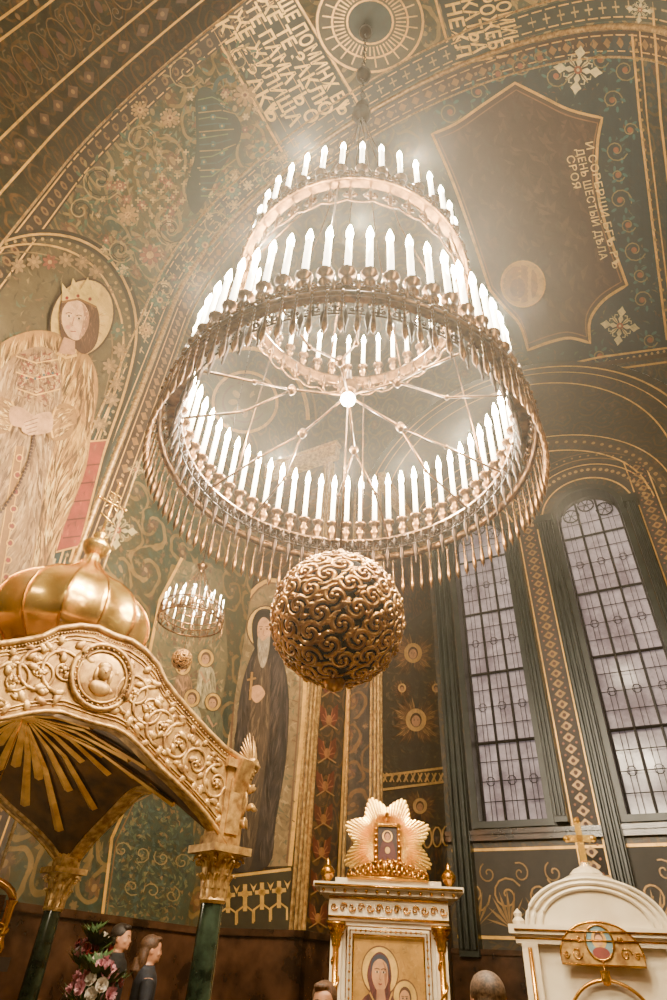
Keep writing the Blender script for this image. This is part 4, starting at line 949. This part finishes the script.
for sx,sy in ((1,-1),(1,1),(-1,-1),(-1,1)):
    b=B(); b.lathe([(.105,.0),(.105,.25),(.1,.27),(.09,.3),(.088,1.0),(.08,z_c1)],24); col=b.obj("column",M_GREENM,can,True,T(sx*ct,sy*ct,0))
    b=B(); b.box((-.15,-.15,0),(.15,.15,.12)); b.lathe([(.15,.12),(.16,.16),(.13,.2),(.14,.24),(.11,.28)],20); b.obj("column_base",M_GOLDR,col,True)
    b=B(); gold_capital(b,(0,0,z_c1),.085,.17,z_c2-z_c1); b.obj("column_capital",M_GOLDR,col,False)
    zt=OUT[0][1]
    b=B(); b.box((-.10,-.10,z_c2),(.10,.10,zt-.06)); b.box((-.13,-.13,zt-.06),(.13,.13,zt+.0)); b.box((-.06,-.115,z_c2+.08),(.06,.115,zt-.14)); b.box((-.115,-.06,z_c2+.08),(.115,.06,zt-.14)); b.obj("impost_block",M_GOLDR,col)
b=B()
for sg in (-1,1):
    for j in range(8):
        a=.25+j*.17; L=.18+.02*j; base=V(sg*.02,0,.0); tip=V(sg*L*math.cos(a),0.03,L*math.sin(a))
        b.tube([base,(base+tip)*.5+V(0,-.02,.01),tip],[.012,.024,.006],5,up=upn,flat=.4)
b.sphere((0,-.03,.05),.05,.05,.06,n=12,m=8); b.sphere((0,-.08,.045),.011,n=6,m=4); b.sphere((0,-.02,.075),.055,.05,.045,n=12,m=6); b.tube([V(0,0,0),V(.0,.02,-.12),V(.02,.03,-.2)],[.03,.05,.01],6)
b.obj("cherub_ornament",M_GOLDR,can,True,T(LH+.14,-LH+.08,OUT[0][1]-.03)@RZ(.5))
b=B(); b.lathe([(0,0),(.05,.01),(.07,.06),(.06,.1),(.065,.11)],14)
for i in range(3): a=i*2.1; b.tube([V(.06*math.cos(a),.06*math.sin(a),.1),V(0,0,.5)],.004,4)
b.tube([V(0,0,.5),V(0,0,apz-1.9)],.004,4); vl=b.obj("votive_lamp",M_GOLD,can,True,T(0,0,1.9))  # lamp added under the canopy to brighten its underside
b=B(); b.sphere((0,0,.1),.03,n=10,m=6); b.obj("lamp_flame",M_FLAME,vl,True)
# ---------------------------------------------------------------- icon cases
def madonna(e,x0,x1,z0,z1,y):
    w=x1-x0; h=z1-z0
    mu=Mural(lambda x,z,off:V(x0+x*w,y-off,z0+z*h),0,.002,.0004,gain=.8)
    sp=lambda q:smooth_path(q,4)
    mu.poly([(0,0),(1,0),(1,1),(0,1)],(204,152,70,1))
    mu.dabs([(0,0),(1,0),(1,1),(0,1)],[(216,164,80),(180,130,56),(196,146,68)],260,.08,.02,1.5,1.5)
    mu.disc(.38,.70,.26,.215,(110,66,26),32); mu.disc(.38,.70,.245,.20,(250,202,104,1),32); mu.disc(.72,.50,.17,.145,(110,66,26),28); mu.disc(.72,.50,.155,.13,(250,202,104,1),28)
    mf=sp([(.0,0),(.04,.28),(.14,.46),(.24,.53),(.2,.66),(.26,.80),(.38,.86),(.5,.80),(.54,.66),(.52,.54),(.62,.42),(.72,.2),(.78,0)])
    mu.poly(mf,(92,36,32)); mu.dabs(mf,[(72,26,24),(128,58,46),(104,42,36),(60,22,22)],700,.12,.014,1.3,.4)
    mu.poly(sp([(.27,.64),(.29,.76),(.38,.81),(.47,.76),(.49,.64),(.44,.55),(.34,.54)]),(206,148,96)); mu.poly(sp([(.25,.66),(.27,.79),(.38,.84),(.49,.79),(.51,.66),(.47,.76),(.38,.80),(.29,.76)]),(50,56,70))
    mu.poly(sp([(.42,.78),(.48,.70),(.46,.58),(.44,.64),(.44,.72)]),(160,104,62))
    for x in (.34,.43): mu.disc(x,.69,.026,.010,(222,196,160),10); mu.disc(x,.69,.013,.010,(40,24,18),10); mu.rib([(x-.035,.713),(x,.720),(x+.035,.713)],.008,(80,46,28))
    mu.rib([(.385,.69),(.375,.63),(.395,.625)],.008,(150,94,60)); mu.rib([(.36,.595),(.385,.59),(.41,.595)],.011,(150,62,48)); mu.poly([(.34,.55),(.44,.55),(.46,.46),(.33,.46)],(188,130,84))
    mu.rib([(.24,.52),(.3,.45),(.5,.45),(.54,.52)],.02,GOLD)
    cf=sp([(.58,.36),(.66,.41),(.8,.40),(.9,.30),(.92,.06),(.6,.02),(.52,.18)])
    mu.poly(cf,(216,162,84)); mu.dabs(cf,[(240,196,116),(170,118,58),(196,144,72)],260,.09,.012,1.5,.4)
    mu.poly([(.66,.36),(.78,.36),(.76,.42),(.69,.42)],(198,142,94)); mu.disc(.72,.50,.085,.085,(92,54,28),18); mu.disc(.715,.485,.07,.072,(208,150,98),18)
    for x in (.69,.74): mu.disc(x,.49,.012,.008,(40,26,20),8); mu.rib([(x-.02,.505),(x+.02,.505)],.006,(80,46,26))
    mu.rib([(.70,.45),(.73,.45)],.009,(150,60,42)); mu.rib([(.715,.485),(.71,.468)],.007,(150,94,60))
    mu.poly(sp([(.2,.22),(.4,.16),(.56,.2),(.56,.26),(.42,.26),(.26,.30)]),(198,142,92))
    for k in range(4): mu.rib([(.52,.17+.024*k),(.66,.18+.025*k)],.02,(206,150,98)); mu.rib([(.54,.182+.024*k),(.66,.192+.025*k)],.004,(130,80,48))
    mu.rib([(.80,.30),(.90,.36),(.94,.46)],.035,(206,150,98))
    return mu.done("icon_painting","painted icon of mother and child on gold ground",e)
def goldframe(b,x0,x1,z0,z1,y,w=.05,mi=0,n=10):
    for i,q in enumerate((0,w*.5,w)):
        rr=(.014,.009,.012)[i]; b.tube([V(x0-q,y-.01,z0-q),V(x1+q,y-.01,z0-q),V(x1+q,y-.01,z1+q),V(x0-q,y-.01,z1+q)],rr,5,mi,closed=True)
    for k in range(n):
        for (xa,za,xb,zb) in ((x0,z0-w*.5,x1,z0-w*.5),(x0,z1+w*.5,x1,z1+w*.5),(x0-w*.5,z0,x0-w*.5,z1),(x1+w*.5,z0,x1+w*.5,z1)):
            t=(k+.5)/n; b.sphere((xa+(xb-xa)*t,y-.018,za+(zb-za)*t),.014,n=6,m=4,mi=mi)
def facecam(px,py,dist):
    d=ray(px,py); h=math.hypot(d.x,d.y); P=V(d.x/h*dist,d.y/h*dist,0); yaw=math.atan2(P.y,P.x)-pi/2; return P,yaw
def zat(px,py,dist):
    d=ray(px,py); return EYE+d.z/math.hypot(d.x,d.y)*dist
DS=8.0; P,yaw=facecam(388,900,DS); e=empty("icon_case",P,yaw,label="white and gold icon case topped by gilded sunburst icon",cat="icon case")
zc=zat(388,886,DS)
b=B(); b.box((-.62,-.0,0),(.62,.6,zc-.34)); b.box((-.70,-.06,0),(.70,.66,.25)); b.box((-.66,-.03,zc-.34),(.66,.62,zc-.10)); b.box((-.76,-.12,zc-.10),(.76,.66,zc-.05)); b.box((-.83,-.18,zc-.05),(.83,.68,zc))
b.box((-.6,-.02,zc),(.6,.4,zc+.06)); b.box((-.62,-.10,.25),(-.50,0,zc-.40)); b.box((.50,-.10,.25),(.62,0,zc-.40)); b.obj("case_body",M_WHITE,e)
b=B()
for sx in (-1,1):
    gold_capital(b,(sx*.56,-.09,zc-.58),.045,.10,.22); b.tube([V(sx*.56,-.11,.3),V(sx*.56,-.11,zc-.58)],.035,10)
    b.tube([V(sx*.56+.04*math.cos(t*.5),-.11+.04*math.sin(t*.5),.35+t*(zc-.98)/60) for t in range(60)],.012,5)
    b.lathe([(0,0),(.06,.0),(.03,.03),(.07,.08),(.085,.13),(.05,.18),(.02,.2),(.03,.23),(0,.27)],14,c=(sx*.7,.1,zc))
for k in range(13):
    x=-.6+1.2*k/12; b.tube([V(x+q,-.05,zc-.22+w_) for q,w_ in spiral(0,0,.045,1.3,0,1 if k%2 else -1,10)],.009,4)
for z in (zc-.31,zc-.13,zc-.03): b.tube([V(-.66 if z<zc-.1 else -.82,-.045 if z<zc-.1 else -.19,z),V(.66 if z<zc-.1 else .82,-.045 if z<zc-.1 else -.19,z)],.012,5)
for k in range(13): b.sphere((-.72+1.44*k/12,-.14,zc-.075),.018,n=6,m=4)
# carved crest under the sunburst
for k in range(15):
    x=-.42+.84*k/14; hg=.20*(1-(abs(x)/.48)**1.5)+.03; sg=1 if x<0 else -1
    b.tube([V(x+q,-.03,zc+.06+hg*.55+w_) for q,w_ in spiral(0,0,.035+hg*.16,1.4,pi/2,sg,12)],.013,5)
    b.tube([V(x,-.03,zc+.05),V(x+sg*.02,-.05,zc+.05+hg*.6),V(x,-.02,zc+.05+hg)],[.014,.020,.005],5)
b.box((-.46,-.06,zc+.05),(.46,.02,zc+.085))
goldframe(b,-.38,.38,zc-1.46,zc-.46,-.04,.07,n=14)
b.obj("gilt_ornament",M_GOLD,e,True)
madonna(e,-.38,.38,zc-1.46,zc-.46,-.012)
zs=zat(385,843,DS)
b=B(); N=80
for i in range(N):
    a=2*pi*(i+.5)/N; g_=abs(((i%10)+.5)/10-.5)*2; L=.57-.17*g_; w_=.020+.0*g_
    d=V(math.cos(a),0,math.sin(a)); tt=V(-math.sin(a),0,math.cos(a)); yy=V(0,.006*(i%2),0)
    b.add([d*.12+tt*.010+yy,d*.12-tt*.010+yy,d*(L-.02)-tt*w_+yy,d*L+yy,d*(L-.02)+tt*w_+yy,d*.3+V(0,-.022,0)+yy],[(0,1,5),(1,2,5),(2,3,5),(3,4,5),(4,0,5)])
sb=b.obj("sunburst",M_DOME,e,False,T(0,.12,zs))
b=B(); b.box((-.16,-.08,-.22),(.16,0,.22))
goldframe(b,-.12,.12,-.18,.18,-.085,.03,n=6)
b.lathe([(0,.22),(.03,.25),(.02,.28),(.035,.31),(0,.36)],8,c=(0,-.04,0))
b.obj("sunburst_frame",M_GOLD,sb)
mu=Mural(lambda x,z,off:V(x,-.086-off,z),0,.002,.0008); mu.poly([(-.12,-.18),(.12,-.18),(.12,.18),(-.12,.18)],(40,18,14)); mu.poly(smooth_path([(-.09,-.18),(-.07,.0),(0,.07),(.07,.0),(.09,-.18)],4),(76,24,20)); mu.disc(0,.075,.062,.062,GOLD); mu.disc(0,.08,.042,.05,(60,34,20)); mu.disc(0,.07,.03,.038,(186,128,84))
for x_ in (-.011,.011): mu.disc(x_,.075,.005,.004,(40,26,20),6)
mu.disc(.0,-.07,.03,.035,(196,150,76)); mu.done("small_icon","small dark red icon in gilt frame",sb)
D2=7.0; P,yaw=facecam(597,930,D2); e=empty("icon_shrine",P,yaw,label="white arched shrine with gold cross and round icon",cat="shrine")
z1=zat(597,930,D2); z2=zat(597,872,D2)
b=B(); b.box((-.62,0,0),(.62,.6,z1-.12)); b.box((-.72,-.06,z1-.12),(.72,.64,z1-.05)); b.box((-.77,-.10,z1-.05),(.77,.66,z1+.02)); b.box((-.7,-.05,0),(.7,.64,.2))
for sx in (-1,1): b.box((sx*.6-.07,-.07,.2),(sx*.6+.07,.0,z1-.12)); b.lathe([(.0,0),(.05,0),(.06,.03),(.03,.06),(.04,.09),(0,.13)],10,c=(sx*.68,.0,z1+.02))
N=24
for (rw,hh_,ya,yb) in ((.60,z2-z1-.08,-.06,.5),(.48,z2-z1+.0,.04,.42),(.30,z2-z1+.05,.10,.36)):
    vs=[V(rw*math.cos(pi*i/N),ya,z1+hh_*math.sin(pi*i/N)) for i in range(N+1)]+[V(rw*math.cos(pi*i/N),yb,z1+hh_*math.sin(pi*i/N)) for i in range(N+1)]
    b.add(vs,[(i,i+1,N+2+i,N+1+i) for i in range(N)]+[tuple(range(N+1)),tuple(range(2*N+1,N,-1))])
for rw in (.60,.54,.47): b.tube([V(rw*math.cos(pi*i/N),-.07,z1+.02+(z2-z1-.08)*rw/.6*math.sin(pi*i/N)) for i in range(N+1)],.018,6)
b.lathe([(0,0),(.16,0),(.12,.04),(.05,.07),(.04,.1),(0,.1)],16,c=(0,.2,z2-.0))
b.obj("shrine_body",M_WHITE,e)
b=B(); zx=z2+.08
for (x0,x1,za,zb) in ((-.03,.03,zx,zx+.38),(-.12,.12,zx+.20,zx+.26)): b.box((x0,.18,za),(x1,.215,zb))
for x,z in ((-.125,zx+.23),(.125,zx+.23),(0,zx+.39)): b.sphere((x,.197,z),.036,n=8,m=6)
b.sphere((0,.2,zx-.01),.05,n=10,m=6); b.obj("shrine_cross",M_DOME,e)
zo=zat(597,943,D2)
b=B(); N=28
vs=[V(.34*math.cos(pi*i/N),-.102,zo-.10+.25*math.sin(pi*i/N)) for i in range(N+1)]; vs+= [V(-.34,-.102,zo-.16),V(.34,-.102,zo-.16)]; b.add(vs,[tuple(range(N+3))])
b.obj("arched_panel",M_GOLDR,e)
b=B()
b.tube([V(.34*math.cos(pi*i/N),-.104,zo-.10+.25*math.sin(pi*i/N)) for i in range(N+1)]+[V(-.34,-.104,zo-.16),V(.34,-.104,zo-.16),V(.34,-.104,zo-.10)],.008,6); b.tube([V(.115*math.cos(2*pi*i/N),-.108,zo+.125*math.sin(2*pi*i/N)) for i in range(N)],.010,6,closed=True)
for sx in (-1,1):
    for (qx,qz,qr) in ((.20,-.08,.05),(.29,-.09,.03),(.17,.02,.025)): b.tube([V(sx*qx+x_,-.106,zo+qz+y_) for x_,y_ in spiral(0,0,qr,1.5,0,sx,14)],.006,5)
    b.tube([V(sx*.6,-.09,.25),V(sx*.6,-.09,z1-.15)],.02,8)
    for z in (z1-.085,z1-.02): b.tube([V(-.72,-.11,z),V(.72,-.11,z)],.008,4)
b.lathe([(0,0),(.03,.01),(.045,.05),(.035,.08),(.04,.1)],12,c=(0,-.2,zo-.30)); b.tube([V(0,-.2,zo-.20),V(0,-.11,zo-.12)],.006,4)
b.tube([V(.36*math.cos(pi*i/N),-.05,zo-.62+.36*math.sin(pi*i/N)) for i in range(N+1)]+[V(-.36,-.05,.4),V(.36,-.05,.4),V(.36,-.05,zo-.62)],.016,6)
b.obj("gilt_ornament",M_GOLD,e,True)
mu=Mural(lambda x,z,off:V(x,-.104-off,z),0,.002,.0008); mu.disc(0,zo,.110,.12,(104,130,134),24); mu.disc(0,zo+.018,.062,.066,GOLD); mu.disc(0,zo-.075,.07,.042,(120,44,34)); mu.disc(0,zo+.03,.038,.042,(80,46,26)); mu.disc(0,zo+.012,.032,.042,(200,146,98))
for x_ in (-.012,.012): mu.disc(x_,zo+.016,.006,.004,(40,26,20),6)
mu.done("round_icon","round icon with haloed bust on blue ground",e)
madonna(e,-.3,.3,z1-1.4,zo-.42,-.008)
P=cen; yaw=math.atan2(P.y,P.x)-pi/2; e=empty("reliquary_stand",P,yaw,label="gilded carved reliquary with dark icon under the canopy",cat="reliquary")
b=B(); b.box((-.42,-.1,0),(.42,.3,1.5)); b.box((-.48,-.16,1.42),(.48,.34,1.5)); b.box((-.48,-.16,0),(.48,.34,.15)); b.obj("stand_body",M_DARK,e)
b=B(); goldframe(b,-.3,.3,.5,1.32,-.11,.06,n=12)
for sx in (-1,1): b.lathe([(.03,0),(.05,.05),(.025,.1),(.03,.3),(.045,.33)],10,c=(sx*.38,0,1.5)); b.tube([V(sx*.4,-.12,.15),V(sx*.4,-.12,1.42)],.025,8)
b.box((-.33,.02,1.5),(.33,.08,1.86))
b.tube([V(.38*math.cos(pi*i/16),0,1.83+.14*math.sin(pi*i/16)) for i in range(17)],.03,6)
for k in range(7): b.tube([V(-.36+.12*k+x_,-.02,1.66+y_) for x_,y_ in spiral(0,0,.055,1.4,0,1 if k%2 else -1,12)],.011,5)
b.obj("gilt_ornament",M_GOLD,e,True); madonna(e,-.3,.3,.5,1.32,-.102)
# ---------------------------------------------------------------- flowers
def rose():
    q=B()
    for j,(n_,rr,tl) in enumerate(((3,.012,.9),(5,.024,.65),(6,.036,.3))):
        for i in range(n_):
            a=2*pi*i/n_+j*.7; d=V(math.cos(a),math.sin(a),0); t_=V(-math.sin(a),math.cos(a),0); h_=.034*tl+.008
            q.add([V(0,0,0),d*rr*.7-t_*rr*.6+V(0,0,h_*.6),d*rr-t_*rr*.3+V(0,0,h_),d*rr*1.05+t_*rr*.3+V(0,0,h_),d*rr*.7+t_*rr*.6+V(0,0,h_*.6)],[(0,1,2,3,4)])
    return q
FM=[simple("white_petal",(220,206,186)),simple("red_petal",(130,22,30)),simple("pink_petal",(196,128,138)),simple("dark_red_petal",(84,16,22))]
fmesh=[rose().mesh("flower",m_) for m_ in FM]; M_LEAF=simple("leaf_green",(58,88,40),0,.5,(30,52,24))
def bouquet(px,py,dist,mixc_,n,rad,label,group=None):
    P,yaw=facecam(px,py,dist); z=zat(px,py,dist); e=empty("flower_bouquet",P,yaw,label=label,cat="flowers")
    b=B(); b.lathe([(0,0),(.14,0),(.13,.03),(.04,.06),(.035,z-.5),(.10,z-.42),(.12,z-.22),(.09,z-.16),(0,z-.16)],16); b.obj("vase",M_BRASSD,e,True)
    lf=B()
    for i in range(n):
        a=i*2.4; q=math.sqrt((i+.5)/n); x=rad*q*math.cos(a); y=rad*q*math.sin(a); zz=z+rad*.9*(1-q*q)+random.uniform(-.05,.05)
        inst(fmesh[mixc_[i%len(mixc_)]],"flower",e,T(x,y,zz)@Matrix.Rotation(q*.9+.5,4,V(-math.sin(a),math.cos(a),0))@Matrix.Scale(.95,4))
        lf.tube([V(0,0,z-.3),V(x*.5,y*.5,z-.1),V(x,y,zz)],.004,4)
    for i in range(130):
        a=i*1.7; q=.3+1.0*((i*7)%10)/10; c=V(rad*q*math.cos(a),rad*q*math.sin(a),z-.04+rad*.9*(1-q)+((i*3)%7)*.024); d=V(math.cos(a),math.sin(a),.7).normalized(); t_=V(-math.sin(a),math.cos(a),0)
        lf.add([c-d*.03,c-t_*.016,c+d*.06,c+t_*.016],[(0,1,2,3)])
    lf.obj("foliage",M_LEAF,e)
bouquet(91,956,5.15,[0,1,3,1,2],14,.10,"white and red rose bouquet with green leaves in vase")
bouquet(94,994,4.6,[2,2,2,0],26,.13,"pink chrysanthemum bouquet in a tall vase")
# ---------------------------------------------------------------- people
M_SKIN=simple("skin",(196,142,104),0,.5,(178,120,86),8)
def voxel(o,size=.012,sm=6):
    m_=o.modifiers.new("remesh",'REMESH'); m_.mode='VOXEL'; m_.voxel_size=size; m_.use_smooth_shade=True
    s_=o.modifiers.new("smooth",'SMOOTH'); s_.factor=.5; s_.iterations=sm
def person(px,py,dist,yaw_face,jc,hc,label,long=False,glasses=False):
    P,_=facecam(px,py,dist); zh=zat(px,py,dist); h=zh/.93
    e=empty("person",P,yaw_face,label=label,cat="person")
    def ring(z,rx,ry,cy=0): return (z*h,rx*h,ry*h,0,cy*h)
    b=B(); b.loft([ring(.47,.085,.06),ring(.53,.095,.062),ring(.6,.08,.055),ring(.7,.09,.06),ring(.78,.105,.06),ring(.815,.09,.05),ring(.835,.045,.04,-.005),ring(.86,.033,.036,-.005),ring(.872,.030,.040,.006),ring(.882,.035,.048,.010),ring(.90,.041,.054,.008),ring(.92,.0445,.057,.005),ring(.94,.046,.059,.002),ring(.962,.045,.057,0),ring(.985,.034,.042,-.002),ring(1.0,.010,.014,-.002)],24)
    b.sphere((0,.062*h,.914*h),.0065*h,.010*h,.007*h); b.tube([V(0,.056*h,.938*h),V(0,.066*h,.916*h)],.0045*h,6)
    b.sphere((0,.054*h,.896*h),.012*h,.008*h,.004*h); b.sphere((0,.050*h,.879*h),.013*h,.010*h,.009*h)
    for sx in (-1,1):
        b.sphere((sx*.047*h,-.002*h,.922*h),.005*h,.011*h,.017*h)
        b.sphere((sx*.026*h,.040*h,.912*h),.014*h,.014*h,.012*h)
        sh=V(sx*.10*h,0,.795*h); el=V(sx*.135*h,-.005*h,.63*h); wr=V(sx*.12*h,.07*h,.50*h)
        b.tube([sh,(sh+el)/2,el,(el+wr)/2,wr],[.03*h,.028*h,.023*h,.021*h,.015*h],10)
        dn=(wr-el).normalized()
        b.tube([wr,wr+dn*.03*h,wr+dn*.055*h],[.014*h,.02*h,.018*h],8,flat=.55)
        for k in range(4):
            o_=V(0,1,0)*(k-1.5)*.0095*h; L=(.036,.042,.040,.031)[k]*h; a0=wr+dn*.052*h+o_; b.tube([a0,a0+dn*L*.5,a0+dn*L*.85+V(-sx*.3,0,-.1)*L*.5],[.0055*h,.005*h,.004*h],6)
        a0=wr+dn*.02*h+V(0,.016*h,0); b.tube([a0,a0+V(0,.014*h,-.008*h),a0+V(0,.016*h,-.028*h)],[.006*h,.0055*h,.0045*h],6)
        b.tube([V(sx*.05*h,0,.5*h),V(sx*.052*h,.005*h,.28*h),V(sx*.052*h,-.005*h,.06*h),V(sx*.052*h,-.005*h,.03*h)],[.05*h,.034*h,.024*h,.024*h],10)
    body=b.obj("body",M_SKIN,e,True); voxel(body,.008,2)
    b=B(); b.loft([ring(.42,.10,.075),ring(.53,.105,.075),ring(.62,.095,.068),ring(.7,.102,.07),ring(.78,.115,.069),ring(.815,.10,.06),ring(.838,.056,.05,-.004),ring(.858,.048,.050,-.008)],24)
    for sx in (-1,1):
        sh=V(sx*.10*h,0,.79*h); el=V(sx*.137*h,-.005*h,.63*h); wr=V(sx*.122*h,.066*h,.51*h)
        b.tube([sh,(sh+el)/2,el,(el+wr)/2,wr],[.042*h,.037*h,.031*h,.028*h,.023*h],10)
    jm=simple("jacket_cloth",jc,0,.8,tuple(int(v*.6) for v in jc),12,bump=.3); voxel(b.obj("jacket",jm,e,True),.014,4)
    b=B()
    for sx in (-1,1): b.tube([V(sx*.05*h,0,.5*h),V(sx*.052*h,.005*h,.28*h),V(sx*.052*h,0,.045*h)],[.062*h,.045*h,.038*h],12)
    b.obj("trousers",simple("trouser_cloth",(40,42,52),0,.8),e,True)
    for sx in (-1,1):
        b=B(); b.sphere((sx*.052*h,.03*h,.022*h),.028*h,.075*h,.022*h,n=14,m=8); b.obj("shoe",simple("shoe_leather",(30,24,20),0,.4),e,True)
    b=B()
    b.sphere((0,-.010*h,.954*h),.0525*h,.062*h,.054*h,n=24,m=14); b.sphere((0,-.03*h,.925*h),.049*h,.040*h,.05*h,n=16,m=10); b.sphere((.008*h,.030*h,.985*h),.034*h,.028*h,.016*h,n=12,m=6)
    if long: b.sphere((0,-.042*h,.89*h),.052*h,.034*h,.075*h,n=16,m=10); b.tube([V(0,-.06*h,.89*h),V(0,-.062*h,.83*h),V(0,-.055*h,.78*h)],[.03*h,.04*h,.012*h],8)
    hm=simple("hair_strands",hc,0,.6,tuple(int(v*.45) for v in hc),70,bump=.8); ho=b.obj("hair",hm,e,True); voxel(ho,.007,1)
    for sx in (-1,1):
        b=B(); b.sphere((sx*.018*h,.0545*h,.932*h),.0048*h,.003*h,.0034*h,n=10,m=6); b.obj("eye",simple("eye_dark",(50,34,26),0,.2),e,True)
        b=B(); b.tube([V(sx*.009*h,.0600*h,.942*h),V(sx*.019*h,.0580*h,.9445*h),V(sx*.029*h,.0515*h,.942*h)],.0018*h,5); b.obj("eyebrow",hm,e)
    b=B(); b.tube([V(-.012*h,.0585*h,.8965*h),V(0,.0625*h,.8965*h),V(.012*h,.0585*h,.8965*h)],.0020*h,5); b.obj("mouth",simple("lip",(160,84,70)),e)
    if glasses:
        b=B()
        for sx in (-1,1):
            b.tube([V(sx*.02*h+.013*h*math.cos(t/14*2*pi),.064*h,.932*h+.009*h*math.sin(t/14*2*pi)) for t in range(14)],.0012*h,5,closed=True); b.tube([V(sx*.033*h,.063*h,.935*h),V(sx*.049*h,.0,.935*h)],.0012*h,4)
        b.tube([V(-.007*h,.066*h,.934*h),V(.007*h,.066*h,.934*h)],.0012*h,4); b.obj("glasses",M_IRON,e)
    return e
person(121,938,9.0,-1.7,(26,24,27),(46,32,24),"man with short dark hair in black jacket looking up")
person(151,950,8.2,-1.2,(28,31,42),(96,62,36),"woman with long brown hair in dark blue jacket",long=True)
person(487,1002,3.8,.3,(70,62,56),(116,88,66),"person with short greying brown hair seen from behind")
person(324,1004,4.7,pi-.2,(60,50,46),(110,74,48),"person with short brown hair and dark glasses",glasses=True)
# ---------------------------------------------------------------- lights
LC=(1,.83,.58)
def plight(loc,w,rad=.05,col=LC):
    l=bpy.data.lights.new("candle_light",'POINT'); l.energy=w; l.shadow_soft_size=rad; l.color=col
    o=link(bpy.data.objects.new("candle_light",l)); o.location=loc; return o
cx,cy=axd.x,axd.y
for i in range(12):
    a=2*pi*i/12; plight((cx+1.36*math.cos(a),cy+1.36*math.sin(a),.933*D+EYE+1.06),620)
for i in range(6):
    a=2*pi*i/6; plight((cx+1.12*math.cos(a),cy+1.12*math.sin(a),1.60*D+EYE+.98),720)
plight((SX,SY,SZ+.30),190,.04)
plight(W(-1.5,-2.5,7),600,.3); plight(W(1.2,1.0,5),380,.3)  # added fill lamps near the camera, no candles here
plight(W(-.5,9.5,8.5),220,.3)  # bare point lamp before the apse, no candle at its place
plight(can.matrix_world@V(0,0,2.06),75,.03)  # light of the added canopy lamp
# added haze, forward scattering imitates the bloom around the lamps
w=bpy.data.worlds.new("church_air"); bpy.context.scene.world=w; w.use_nodes=True; nt=w.node_tree
nt.nodes['Background'].inputs[0].default_value=(*lin((200,188,190)),1); nt.nodes['Background'].inputs[1].default_value=1.0
vs=nt.nodes.new("ShaderNodeVolumeScatter"); vs.inputs['Color'].default_value=(1,.93,.80,1); vs.inputs['Anisotropy'].default_value=.78; vs.inputs['Density'].default_value=.0045
nt.links.new(vs.outputs[0],nt.nodes['World Output'].inputs['Volume'])
